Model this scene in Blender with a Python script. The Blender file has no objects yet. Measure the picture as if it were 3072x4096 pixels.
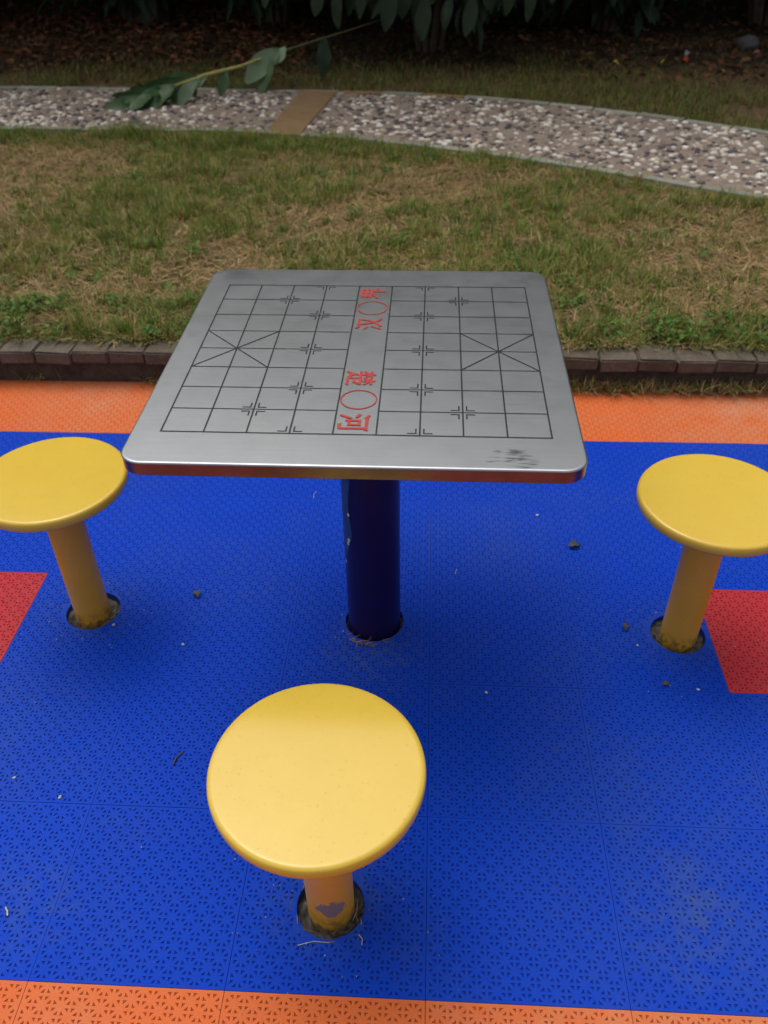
import bpy, bmesh, math, random
import numpy as np
from mathutils import Matrix, Vector

rng = np.random.default_rng(7)
random.seed(7)
S = bpy.context.scene
COL = S.collection
R = math.radians

# ------------------------------------------------------------------ camera
cam = bpy.data.objects.new('camera', bpy.data.cameras.new('camera'))
COL.objects.link(cam)
S.camera = cam
cam.data.sensor_fit = 'VERTICAL'
cam.data.sensor_height = 24.0
cam.data.lens = 3.3907 / 4.096 * 24.0
cam.data.clip_start = 0.02
cam.data.clip_end = 500
cam.matrix_world = (Matrix.Translation((0.1359, -1.3054, 1.367)) @ Matrix.Rotation(R(3.4958), 4, 'Z')
                    @ Matrix.Rotation(R(51.5612), 4, 'X') @ Matrix.Rotation(R(-0.9768), 4, 'Z'))
cam.data.dof.use_dof = True
cam.data.dof.focus_distance = 1.35
cam.data.dof.aperture_fstop = 3.8

# ------------------------------------------------------------------ world, sun, exposure
SUN_EL, SUN_AZ = 70.0, 318.0          # azimuth clockwise from +Y: high, ahead and to the left
W = bpy.data.worlds.new('World')
S.world = W
W.use_nodes = True
nt = W.node_tree
bg = nt.nodes['Background']
sky = nt.nodes.new('ShaderNodeTexSky')
sky.sky_type = 'NISHITA'
sky.sun_disc = False
sky.sun_elevation = R(SUN_EL)
sky.sun_rotation = R(SUN_AZ)
sky.air_density = 1.0
sky.dust_density = 6.0
sky.ozone_density = 1.0
hs = nt.nodes.new('ShaderNodeHueSaturation')
hs.inputs['Saturation'].default_value = 0.25      # overcast: the blue is greyed by cloud
nt.links.new(sky.outputs[0], hs.inputs['Color'])
nt.links.new(hs.outputs[0], bg.inputs['Color'])
bg.inputs['Strength'].default_value = 0.15
sl = bpy.data.lights.new('sun', 'SUN')
sl.energy = 0.5
sl.angle = R(65)
sl.color = (1.0, 0.97, 0.92)
sun = bpy.data.objects.new('sun', sl)
COL.objects.link(sun)
a, e = R(SUN_AZ), R(SUN_EL)
tosun = Vector((math.sin(a) * math.cos(e), math.cos(a) * math.cos(e), math.sin(e)))
sun.rotation_euler = tosun.to_track_quat('Z', 'Y').to_euler()
sun.location = (0, 0, 12)
S.view_settings.view_transform = 'Standard'
S.view_settings.look = 'None'
S.view_settings.gamma = 1
S.view_settings.exposure = 0.24
S.cycles.use_denoising = True
S.cycles.max_bounces = 6
S.cycles.diffuse_bounces = 3

# ------------------------------------------------------------------ helpers
def link(o, parent=None):
    COL.objects.link(o)
    if parent is not None:
        o.parent = parent
    return o

def mobj(name, me, parent=None, loc=None, rot=None):
    o = link(bpy.data.objects.new(name, me), parent)
    if loc is not None: o.location = loc
    if rot is not None: o.rotation_euler = rot
    return o

def thing(name, label, cat, loc=(0, 0, 0), rz=0, group=None, kind=None):
    o = link(bpy.data.objects.new(name, None))
    o.empty_display_size = 0.05
    o.location = loc
    o.rotation_euler = (0, 0, rz)
    return tag(o, label, cat, group, kind)

def tag(o, label=None, cat=None, group=None, kind=None):
    if label: o['label'] = label
    if cat: o['category'] = cat
    if group: o['group'] = group
    if kind: o['kind'] = kind
    return o

def mesh_np(name, V, T, mat=None, col=None, smooth=False):
    """triangles from numpy arrays"""
    V = np.ascontiguousarray(V, np.float32); T = np.ascontiguousarray(T, np.int32)
    me = bpy.data.meshes.new(name)
    me.vertices.add(len(V)); me.vertices.foreach_set('co', V.ravel())
    me.loops.add(T.size); me.loops.foreach_set('vertex_index', T.ravel())
    me.polygons.add(len(T))
    me.polygons.foreach_set('loop_start', np.arange(0, T.size, 3, dtype=np.int32))
    if smooth: me.polygons.foreach_set('use_smooth', np.ones(len(T), bool))
    if col is not None:
        at = me.attributes.new('tint', 'FLOAT_COLOR', 'POINT')
        c = np.ones((len(V), 4), np.float32); c[:, :3] = col
        at.data.foreach_set('color', c.ravel())
    me.update(calc_edges=True)
    if mat: me.materials.append(mat)
    return me

def bm_mesh(name, bm, mats, smooth=None):
    me = bpy.data.meshes.new(name)
    bmesh.ops.recalc_face_normals(bm, faces=bm.faces)
    bm.to_mesh(me); bm.free()
    for m in (mats if isinstance(mats, (list, tuple)) else [mats]):
        me.materials.append(m)
    if smooth is not None:
        me.polygons.foreach_set('use_smooth', np.ones(len(me.polygons), bool))
        try: me.set_sharp_from_angle(angle=R(smooth))
        except Exception: pass
    me.update()
    return me

def vnoise(x, y, f, seed=0):
    """cheap 2-D value noise in 0..1"""
    x = np.asarray(x) * f; y = np.asarray(y) * f
    xi = np.floor(x).astype(np.int64); yi = np.floor(y).astype(np.int64)
    fx = x - xi; fy = y - yi
    fx = fx * fx * (3 - 2 * fx); fy = fy * fy * (3 - 2 * fy)
    def h(i, j):
        n = (i * 374761393 + j * 668265263 + seed * 1274126177) & 0x7fffffff
        n = ((n ^ (n >> 13)) * 1274126177) & 0x7fffffff
        return ((n ^ (n >> 16)) & 0xffff) / 65535.0
    return (h(xi, yi) * (1 - fx) + h(xi + 1, yi) * fx) * (1 - fy) + (h(xi, yi + 1) * (1 - fx) + h(xi + 1, yi + 1) * fx) * fy

# ------------------------------------------------------------------ materials
class NT:
    def __init__(self, name, rough=0.6, spec=0.5, metal=0.0):
        self.m = bpy.data.materials.new(name)
        self.m.use_nodes = True
        self.t = self.m.node_tree
        self.b = self.t.nodes['Principled BSDF']
        self.b.inputs['Roughness'].default_value = rough
        self.b.inputs['Specular IOR Level'].default_value = spec
        self.b.inputs['Metallic'].default_value = metal
    def n(self, kind, **kw):
        nd = self.t.nodes.new(kind)
        for k, v in kw.items():
            if hasattr(nd, k) and k not in ('Scale', 'Detail'): setattr(nd, k, v)
            else: nd.inputs[k].default_value = v
        return nd
    def l(self, a, b): self.t.links.new(a, b)
    def pos(self, world=True):
        if world: return self.n('ShaderNodeNewGeometry').outputs['Position']
        return self.n('ShaderNodeTexCoord').outputs['Object']
    def noise(self, co, scale, detail=4.0, rough=0.6):
        nd = self.n('ShaderNodeTexNoise')
        nd.inputs['Scale'].default_value = scale
        nd.inputs['Detail'].default_value = detail
        nd.inputs['Roughness'].default_value = rough
        self.l(co, nd.inputs['Vector'])
        return nd.outputs['Fac']
    def ramp(self, fac, stops):
        nd = self.n('ShaderNodeValToRGB')
        el = nd.color_ramp.elements
        while len(el) < len(stops): el.new(0.5)
        for s_, (p, c) in zip(el, stops):
            s_.position = p; s_.color = (*c, 1) if len(c) == 3 else c
        self.l(fac, nd.inputs['Fac'])
        return nd.outputs['Color']
    def rampf(self, fac, a, b, va=0.0, vb=1.0):
        nd = self.n('ShaderNodeMapRange')
        nd.inputs['From Min'].default_value = a; nd.inputs['From Max'].default_value = b
        nd.inputs['To Min'].default_value = va; nd.inputs['To Max'].default_value = vb
        self.l(fac, nd.inputs['Value'])
        return nd.outputs['Result']
    def mix(self, fac, a, b):
        nd = self.n('ShaderNodeMix', data_type='RGBA')
        for v, i in ((fac, 0), (a, 6), (b, 7)):
            if hasattr(v, 'default_value'): self.l(v, nd.inputs[i])
            elif isinstance(v, (int, float)): nd.inputs[i].default_value = v
            else: nd.inputs[i].default_value = (*v, 1)
        return nd.outputs[2]
    def math(self, op, a, b=None):
        nd = self.n('ShaderNodeMath', operation=op)
        for v, i in ((a, 0), (b, 1)):
            if v is None: continue
            if hasattr(v, 'default_value'): self.l(v, nd.inputs[i])
            else: nd.inputs[i].default_value = v
        return nd.outputs[0]
    def sphere(self, co, c, r0, r1):
        """1 inside r0 of c, falling to 0 at r1"""
        nd = self.n('ShaderNodeVectorMath', operation='DISTANCE')
        self.l(co, nd.inputs[0]); nd.inputs[1].default_value = c
        return self.rampf(nd.outputs['Value'], r0, r1, 1.0, 0.0)
    def color(self, v):
        if hasattr(v, 'default_value'): self.l(v, self.b.inputs['Base Color'])
        else: self.b.inputs['Base Color'].default_value = (*v, 1)
        return self
    def rough(self, v):
        self.l(v, self.b.inputs['Roughness']); return self
    def bump(self, h, strength=0.3, dist=0.002):
        nd = self.n('ShaderNodeBump')
        nd.inputs['Strength'].default_value = strength
        nd.inputs['Distance'].default_value = dist
        self.l(h, nd.inputs['Height'])
        self.l(nd.outputs['Normal'], self.b.inputs['Normal'])
        return self

DUST = [(-0.02, -0.60, 0), (-0.614, 0.03, 0), (0.695, 0.0, 0), (0.03, -0.05, 0), (0.573, -0.632, 0), (-0.525, -0.65, 0)]
def plastic(name, c, dirt, amt, rough=0.5):
    k = NT(name, rough, 0.10)
    P = k.pos()
    big = k.noise(P, 3.2, 5, 0.6)
    fine = k.noise(P, 38, 4, 0.7)
    mid = k.noise(P, 11, 6, 0.72)
    info = k.n('ShaderNodeObjectInfo').outputs['Random']
    base = k.mix(k.rampf(info, 0, 1, 0.0, 0.16), c, tuple(min(1, x * 1.3) for x in c))
    base = k.mix(k.rampf(big, 0.35, 0.75, 0, 0.25), base, tuple(x * 0.8 for x in c))
    d = k.math('MULTIPLY', k.rampf(big, 0.45, 0.8), k.rampf(fine, 0.35, 0.75))
    d = k.math('MULTIPLY', d, amt)
    for q in DUST:
        s_ = k.sphere(P, q, 0.045, 0.13)
        d = k.math('ADD', d, k.math('MULTIPLY', s_, k.rampf(fine, 0.38, 0.75, 0.0, amt * 1.1)))
    for q, r0_, r1_ in (((1.15, 0.98, 0), 0.05, 0.55), ((-0.9, 0.98, 0), 0.0, 0.3), ((0.35, 0.35, 0), 0.0, 0.3), ((-0.75, -0.35, 0), 0.0, 0.35), ((0.6, -0.5, 0), 0.0, 0.4)):
        d = k.math('ADD', d, k.math('MULTIPLY', k.sphere(P, q, r0_, r1_), k.rampf(mid, 0.3, 0.75, 0.0, amt * 0.8)))
    d = k.math('MINIMUM', d, 0.7)
    k.color(k.mix(d, base, dirt))
    k.rough(k.rampf(d, 0, 0.6, rough, 0.8))
    k.bump(k.noise(P, 420, 2, 0.5), 0.15, 0.0005)
    return k.m

BLUE = plastic('blue_plastic', (0.0012, 0.040, 0.41), (0.060, 0.095, 0.17), 0.42, 0.62)
ORANGE = plastic('orange_plastic', (0.56, 0.122, 0.033), (0.46, 0.30, 0.19), 0.62)
RED = plastic('red_plastic', (0.40, 0.026, 0.036), (0.30, 0.14, 0.12), 0.3)
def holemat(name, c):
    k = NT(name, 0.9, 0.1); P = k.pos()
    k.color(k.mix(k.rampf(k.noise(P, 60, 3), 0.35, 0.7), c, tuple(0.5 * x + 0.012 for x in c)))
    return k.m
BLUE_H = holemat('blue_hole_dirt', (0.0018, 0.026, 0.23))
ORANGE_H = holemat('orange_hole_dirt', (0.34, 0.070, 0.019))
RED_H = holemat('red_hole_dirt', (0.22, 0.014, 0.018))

def yellow(name, c, c2, chip=False):
    k = NT(name, 0.3, 0.42)
    P = k.pos(False)
    n = k.noise(P, 9, 5)
    sp = k.noise(P, 160, 2, 0.5)
    col = k.mix(k.rampf(n, 0.3, 0.7), c, c2)
    col = k.mix(k.rampf(k.noise(P, 26, 6, 0.75), 0.56, 0.75, 0, 0.22), col, tuple(0.72 * x for x in c2))      # rubbed-in dirt
    col = k.mix(k.rampf(sp, 0.66, 0.75, 0, 0.4), col, (0.25, 0.17, 0.06))
    if chip:
        w = k.noise(P, 75, 3, 0.6)
        m = k.sphere(P, (0.006, -0.0375, 0.052), 0.004, 0.032)
        m = k.rampf(k.math('ADD', m, k.math('MULTIPLY', w, 1.4)), 1.0, 1.06)
        col = k.mix(m, col, (0.21, 0.165, 0.165))
    # grime towards the foot of the post
    z = k.n('ShaderNodeSeparateXYZ'); k.l(P, z.inputs[0])
    if name.startswith('yellow_post'):
        g = k.math('MULTIPLY', k.rampf(z.outputs['Z'], 0.03, 0.0, 0, 1), k.rampf(k.noise(P, 70, 4), 0.4, 0.62, 0, 0.8))
        col = k.mix(g, col, (0.09, 0.07, 0.05))
    k.color(col)
    k.rough(k.rampf(n, 0.3, 0.75, *((0.12, 0.18) if 'seat' in name else (0.34, 0.45))))
    k.bump(k.noise(P, 300, 2), 0.08, 0.0006)
    return k.m
YELLOW = yellow('yellow_seat_paint', (0.60, 0.41, 0.055), (0.575, 0.385, 0.046))
YELLOW_P = yellow('yellow_post_paint', (0.62, 0.32, 0.022), (0.56, 0.28, 0.02))
YELLOW_PC = yellow('yellow_post_chipped_paint', (0.62, 0.32, 0.022), (0.56, 0.28, 0.02), True)

def steel():
    k = NT('brushed_steel', 0.42, 0.5, 1.0)
    P = k.pos(False)
    mp = k.n('ShaderNodeMapping'); k.l(P, mp.inputs['Vector']); mp.inputs['Scale'].default_value = (6, 260, 40)
    br = k.noise(mp.outputs[0], 1.0, 3, 0.6)
    cl = k.noise(P, 5.5, 5, 0.65)
    col = k.mix(k.rampf(cl, 0.3, 0.7), (0.455, 0.468, 0.472), (0.345, 0.362, 0.376))
    col = k.mix(k.rampf(br, 0.3, 0.7, 0, 0.2), col, (0.29, 0.30, 0.31))
    sm = k.noise(P, 21, 6, 0.7)
    col = k.mix(k.rampf(sm, 0.5, 0.75, 0, 0.12), col, (0.25, 0.25, 0.255))
    for c_, r0_, r1_, w_ in (((-0.30, 0.33, 0.6691), 0.0, 0.11, 0.6), ((0.31, 0.33, 0.6691), 0.0, 0.07, 0.5), ((0.0, 0.33, 0.6691), 0.02, 0.32, 0.25), ((-0.31, -0.31, 0.6691), 0.0, 0.06, -0.0)):
        g_ = k.math('MULTIPLY', k.sphere(P, c_, r0_, r1_), k.rampf(k.noise(P, 16, 4), 0.35, 0.65, 0.0, w_))
        col = k.mix(g_, col, (0.13, 0.135, 0.15))     # greasy grime rubbed into the far corners; far edge darkened more faintly
    # dark smeared stains near the front right corner
    st = k.noise(P, 95, 4, 0.7)
    m2 = k.n('ShaderNodeMapping'); k.l(P, m2.inputs['Vector']); m2.inputs['Scale'].default_value = (28, 210, 1)
    st = k.noise(m2.outputs[0], 1.0, 4, 0.65)
    m = None
    for c, r, w in (((0.243, -0.333, 0.6691), 0.034, .9), ((0.205, -0.327, 0.6691), 0.02, .5), ((0.238, -0.306, 0.6691), 0.024, .6), ((0.213, -0.305, 0.6691), 0.014, .4)):
        s_ = k.math('MULTIPLY', k.sphere(P, c, 0.0, r), w)
        m = s_ if m is None else k.math('MAXIMUM', m, s_)
    m = k.rampf(k.math('MULTIPLY', m, k.rampf(st, 0.42, 0.62)), 0.12, 0.42, 0, 0.85)
    col = k.mix(m, col, (0.05, 0.045, 0.045))
    # faint rusty smear on the right-hand squares
    r2 = k.math('MULTIPLY', k.sphere(P, (0.245, -0.155, 0.6691), 0.01, 0.05), k.rampf(st, 0.55, 0.75, 0, 0.6))
    col = k.mix(r2, col, (0.25, 0.19, 0.16))
    k.color(col)
    rg = k.math('ADD', k.rampf(cl, 0.3, 0.75, 0.33, 0.39), k.rampf(sm, 0.4, 0.7, -0.01, 0.02))
    k.rough(k.math('MAXIMUM', rg, k.rampf(m, 0, 0.8, 0, 0.7)))
    k.bump(br, 0.05, 0.0005)
    return k.m
STEEL = steel()
def edge_steel():
    k = NT('polished_steel_edge', 0.27, 0.5, 1.0)
    P = k.pos(False)
    n = k.noise(P, 14, 4)
    k.color(k.mix(k.rampf(n, 0.3, 0.7), (0.20, 0.185, 0.19), (0.13, 0.12, 0.125)))
    return k.m
EDGE = edge_steel()
def flat(name, c, rough=0.6, var=0.25, scale=30, spec=0.4, world=True, metal=0.0):
    k = NT(name, rough, spec, metal)
    P = k.pos(world)
    n = k.noise(P, scale, 5, 0.65)
    k.color(k.mix(k.rampf(n, 0.3, 0.7), tuple(x * (1 - var) for x in c), tuple(min(1, x * (1 + var)) for x in c)))
    return k.m
INK = flat('black_ink', (0.012, 0.013, 0.013), 0.5, 0.3, 60)
REDINK = flat('red_ink', (0.34, 0.032, 0.024), 0.5, 0.15, 60)
def navy():
    k = NT('navy_paint', 0.32, 0.45)
    P = k.pos(False)
    col = k.mix(k.rampf(k.noise(P, 12, 4), 0.3, 0.7), (0.011, 0.004, 0.055), (0.008, 0.004, 0.035))
    k.color(col)
    return k.m
NAVY = navy()
STRIP = flat('light_blue_strip', (0.020, 0.055, 0.16), 0.45, 0.3, 40)
FLAKE = flat('white_flake', (0.5, 0.5, 0.5), 0.7, 0.2, 90)
CONC = flat('dirty_concrete', (0.10, 0.085, 0.068), 0.95, 0.45, 14, 0.2)
GROUND = flat('grey_ground', (0.17, 0.16, 0.145), 0.95, 0.3, 3, 0.2)
def soilmat():
    k = NT('dry_soil', 0.95, 0.15)
    P = k.pos()
    n = k.noise(P, 2.3, 5); f = k.noise(P, 45, 5, 0.7)
    c = k.mix(k.rampf(n, 0.35, 0.65), (0.135, 0.082, 0.040), (0.075, 0.056, 0.022))
    c = k.mix(k.rampf(f, 0.35, 0.7, 0, 0.7), c, (0.16, 0.115, 0.066))
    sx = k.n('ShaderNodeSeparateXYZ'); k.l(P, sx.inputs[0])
    deep_shade = k.rampf(k.math('ADD', sx.outputs['Y'], k.math('MULTIPLY', n, 0.9)), 5.25, 5.9)   # soil darkened beyond the grass strip to paint in the shrubs' deep shade
    c = k.mix(deep_shade, c, (0.020, 0.014, 0.010))
    k.color(c); k.bump(f, 0.8, 0.01)
    return k.m
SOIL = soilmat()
def tint(name, rough=0.7, spec=0.3, trans=0.0, mul=None):
    k = NT(name, rough, spec)
    at = k.n('ShaderNodeAttribute', attribute_name='tint')
    k.color(at.outputs['Color'])
    if trans:
        k.b.inputs['Subsurface Weight'].default_value = 0.0
        tr = k.n('ShaderNodeBsdfTranslucent'); k.l(at.outputs['Color'], tr.inputs['Color'])
        mx = k.n('ShaderNodeMixShader'); mx.inputs[0].default_value = trans
        k.l(k.b.outputs[0], mx.inputs[1]); k.l(tr.outputs[0], mx.inputs[2])
        k.l(mx.outputs[0], k.t.nodes['Material Output'].inputs['Surface'])
    return k.m
GRASS = tint('grass_blades', 0.6, 0.25, 0.25)
STRAW = tint('dry_straw', 0.8, 0.2)
PEB = tint('pebble_stone', 0.45, 0.4)
def brickmat():
    k = NT('kerb_brick', 0.9, 0.2)
    P = k.pos()
    n = k.noise(P, 8, 5); f = k.noise(P, 90, 4, 0.7)
    i = k.n('ShaderNodeObjectInfo').outputs['Random']
    c = k.mix(i, (0.105, 0.080, 0.058), (0.130, 0.108, 0.082))
    c = k.mix(k.rampf(n, 0.4, 0.7, 0, 0.7), c, (0.050, 0.046, 0.030))
    c = k.mix(k.rampf(f, 0.5, 0.75, 0, 0.5), c, (0.22, 0.18, 0.15))
    k.color(c); k.bump(f, 0.6, 0.004)
    return k.m
BRICK = brickmat()
MORTAR = flat('dirty_mortar', (0.060, 0.050, 0.040), 0.95, 0.4, 40, 0.1)
BED = flat('path_mortar', (0.215, 0.168, 0.134), 0.9, 0.28, 26, 0.2)
def stonemat(name, c, c2):
    k = NT(name, 0.85, 0.25)
    P = k.pos()
    n = k.noise(P, 12, 5); f = k.noise(P, 110, 3)
    i = k.n('ShaderNodeObjectInfo').outputs['Random']
    col = k.mix(i, c, c2)
    col = k.mix(k.rampf(n, 0.4, 0.72, 0, 0.6), col, tuple(x * 0.55 for x in c))
    k.color(col); k.bump(f, 0.4, 0.002)
    return k.m
EDGING = stonemat('green_grey_edging', (0.29, 0.29, 0.235), (0.20, 0.20, 0.155))
TAN = stonemat('tan_stone', (0.25, 0.155, 0.075), (0.20, 0.125, 0.062))
def leafmat(name, c, c2, rough=0.42, trans=0.18):
    k = NT(name, rough, 0.4)
    P = k.pos()
    i = k.n('ShaderNodeObjectInfo').outputs['Random']
    col = k.mix(k.rampf(k.noise(P, 4, 3), 0.35, 0.65), c, c2)
    col = k.mix(k.rampf(i, 0, 1, 0, 0.4), col, tuple(x * 0.7 for x in c))
    k.color(col)
    tr = k.n('ShaderNodeBsdfTranslucent'); k.l(col, tr.inputs['Color'])
    mx = k.n('ShaderNodeMixShader'); mx.inputs[0].default_value = trans
    k.l(k.b.outputs[0], mx.inputs[1]); k.l(tr.outputs[0], mx.inputs[2])
    k.l(mx.outputs[0], k.t.nodes['Material Output'].inputs['Surface'])
    return k.m
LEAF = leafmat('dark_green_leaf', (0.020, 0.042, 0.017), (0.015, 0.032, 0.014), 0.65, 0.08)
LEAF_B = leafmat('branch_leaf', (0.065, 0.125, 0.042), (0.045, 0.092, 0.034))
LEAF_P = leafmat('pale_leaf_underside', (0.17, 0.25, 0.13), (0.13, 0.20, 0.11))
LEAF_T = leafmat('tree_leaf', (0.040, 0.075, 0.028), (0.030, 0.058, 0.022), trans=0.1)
BARK = flat('bark', (0.075, 0.055, 0.042), 0.9, 0.35, 25, 0.2)
STEM = flat('yellow_green_stem', (0.33, 0.30, 0.09), 0.6, 0.25, 18)
STEMD = flat('dark_green_stem', (0.075, 0.075, 0.03), 0.7, 0.3, 18)
DRYLEAF = flat('dry_leaf', (0.060, 0.058, 0.040), 0.85, 0.4, 60, 0.2)

# ------------------------------------------------------------------ ground and floor
T = 0.305
def grid_sheet(name, xs, ys, zf, mat):
    X, Y = np.meshgrid(xs, ys)
    V = np.stack([X.ravel(), Y.ravel(), zf(X, Y).ravel()], 1)
    nx, ny = len(xs), len(ys)
    i = (np.arange(ny - 1)[:, None] * nx + np.arange(nx - 1)[None, :]).ravel()
    Tr = np.concatenate([np.stack([i, i + 1, i + nx + 1], 1), np.stack([i, i + nx + 1, i + nx], 1)])
    return mesh_np(name, V, Tr, mat, smooth=True)

g = mobj('ground', grid_sheet('ground', np.linspace(-150, 150, 31), np.linspace(-150, 150, 31), lambda x, y: 0 * x - 0.06, GROUND))
tag(g, 'flat grey ground around the coloured tiles', None, kind='structure')
g = mobj('concrete_base', grid_sheet('concrete_base', np.linspace(-4, 4, 9), np.linspace(-4, 1.09, 7), lambda x, y: 0 * x - 0.0205, CONC))
tag(g, 'dirty concrete slab under the coloured tiles', None, kind='structure')

TABLE_XY = (0.0292, 0.0254)
STOOLS = [('near', (-0.0041, -0.6212)), ('left', (-0.6142, 0.0316)), ('right', (0.6952, 0.0083))]
HOLES = [(TABLE_XY[0], TABLE_XY[1], 0.0645), (-0.0041, -0.624, 0.0555), (-0.6122, 0.0316, 0.060), (0.6932, 0.0083, 0.058)]

NC = 20
def tile_geo(cuts):
    """perforated interlocking tile centred on its own origin, top at z=0; cuts: list of (x,y,r) local"""
    s = T - 0.0009; rim = 0.0026; c = (s - 2 * rim) / NC; o = -s / 2 + rim
    V, F, M = [], [], []
    def addv(p): V.append(p); return len(V) - 1
    def solid(A, B, C):
        n = 5
        pts = {}
        for i in range(n + 1):
            for j in range(n + 1 - i):
                k = n - i - j
                pts[i, j] = ((A[0] * i + B[0] * j + C[0] * k) / n, (A[1] * i + B[1] * j + C[1] * k) / n)
        ins = {}
        for kk, (x, y) in pts.items():
            f = False
            for (hx, hy, hr) in cuts:
                d = math.hypot(x - hx, y - hy)
                if d < hr:
                    f = True
                    if d > 1e-6:
                        x = hx + (x - hx) * hr / d; y = hy + (y - hy) * hr / d
            ins[kk] = f; pts[kk] = (x, y)
        ids = {}
        def gid(kk):
            if kk not in ids: ids[kk] = addv((*pts[kk], 0.0))
            return ids[kk]
        for i in range(n):
            for j in range(n - i):
                t = [(i, j), (i + 1, j), (i, j + 1)]
                if not all(ins[q] for q in t): F.append([gid(q) for q in t]); M.append(0)
                if i + j + 2 <= n:
                    t = [(i + 1, j), (i + 1, j + 1), (i, j + 1)]
                    if not all(ins[q] for q in t): F.append([gid(q) for q in t]); M.append(0)
    for i in range(NC):
        for j in range(NC):
            x0, y0, x1, y1 = o + i * c, o + j * c, o + (i + 1) * c, o + (j + 1) * c
            if (i + j) % 2 == 0:
                tris = [((x0, y0), (x1, y0), (x1, y1)), ((x1, y1), (x0, y1), (x0, y0))]
            else:
                tris = [((x1, y0), (x1, y1), (x0, y1)), ((x0, y1), (x0, y0), (x1, y0))]
            for A, B, C in tris:          # B is the right-angle corner, A and C are the star centres
                near = [min(math.hypot(q[0] - h[0], q[1] - h[1]) - h[2] for q in (A, B, C)) for h in cuts]
                far = [max(math.hypot(q[0] - h[0], q[1] - h[1]) - h[2] for q in (A, B, C)) for h in cuts]
                if any(f < 0 for f in far): continue
                if any(n_ < 0.0005 for n_ in near): solid(A, B, C); continue
                cx = 0.285 * A[0] + 0.43 * B[0] + 0.285 * C[0]; cy = 0.285 * A[1] + 0.43 * B[1] + 0.285 * C[1]
                O = [addv((*q, 0.0)) for q in (A, B, C)]
                I = []; D = []
                for q, k in ((A, 0.38), (B, 0.47), (C, 0.38)):
                    I.append(addv((cx + (q[0] - cx) * k, cy + (q[1] - cy) * k, -0.0003)))
                    D.append(addv((cx + (q[0] - cx) * k * 0.66, cy + (q[1] - cy) * k * 0.66, -0.0020)))
                for a_, b_ in ((0, 1), (1, 2), (2, 0)):
                    F.append([O[a_], O[b_], I[b_], I[a_]]); M.append(0)
                    F.append([I[a_], I[b_], D[b_], D[a_]]); M.append(0)
                F.append(D); M.append(1)
    # rim and skirt
    h = s / 2; k = h - rim
    ring = [(-h, -h), (h, -h), (h, h), (-h, h)]
    inn = [(-k, -k), (k, -k), (k, k), (-k, k)]
    for q in range(4):
        r_ = (q + 1) % 4
        N = 24
        for m in range(N):
            f0, f1 = m / N, (m + 1) / N
            L = lambda P, f: (P[q][0] + (P[r_][0] - P[q][0]) * f, P[q][1] + (P[r_][1] - P[q][1]) * f)
            q4 = [L(ring, f0), L(ring, f1), L(inn, f1), L(inn, f0)]
            if any(math.hypot(p_[0] - hh[0], p_[1] - hh[1]) < hh[2] for p_ in q4 for hh in cuts): continue
            F.append([addv((*p_, 0.0)) for p_ in q4]); M.append(0)
            a0, a1 = q4[0], q4[1]
            F.append([addv((*a0, 0.0)), addv((*a0, -0.020)), addv((*a1, -0.020)), addv((*a1, 0.0))]); M.append(0)
    for (hx, hy, hr) in cuts:
        N = 72
        for m in range(N):
            t0, t1 = 2 * math.pi * m / N, 2 * math.pi * (m + 1) / N
            p0 = (hx + hr * math.cos(t0), hy + hr * math.sin(t0)); p1 = (hx + hr * math.cos(t1), hy + hr * math.sin(t1))
            if max(abs(p0[0]), abs(p0[1]), abs(p1[0]), abs(p1[1])) > h: continue
            F.append([addv((*p0, 0.0)), addv((*p1, 0.0)), addv((*p1, -0.020)), addv((*p0, -0.020))]); M.append(0)
    return V, F, M

GEO0 = tile_geo([])
def tile_mesh(name, mats, geo):
    V, F, M = geo
    me = bpy.data.meshes.new(name)
    me.from_pydata(V, [], F)
    me.polygons.foreach_set('material_index', M)
    for m in mats: me.materials.append(m)
    me.update()
    return me
TM = {'blue': tile_mesh('blue_tile', (BLUE, BLUE_H), GEO0), 'orange': tile_mesh('orange_tile', (ORANGE, ORANGE_H), GEO0), 'red': tile_mesh('red_tile', (RED, RED_H), GEO0)}
def tile_colour(i, j):
    if j in (3, -3): return 'orange'
    if j == -4: return 'orange'
    if j == -5: return 'red'
    if j == 0 and 3 <= abs(i) <= 4: return 'red'
    return 'blue'
floor = thing('tile_floor', 'perforated plastic floor tiles in blue with orange and red', None, kind='structure')
for i in range(-8, 9):
    for j in range(-8, 4):
        x, y = i * T, j * T
        cuts = [(hx - x, hy - y, hr) for hx, hy, hr in HOLES if abs(hx - x) < T / 2 + hr and abs(hy - y) < T / 2 + hr]
        cl = tile_colour(i, j)
        me = TM[cl]
        if cuts: me = tile_mesh('blue_tile_cut', (BLUE, BLUE_H), tile_geo(cuts))
        mobj('floor_tile', me, floor, (x, y, random.uniform(-0.0004, 0.0004)))

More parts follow.
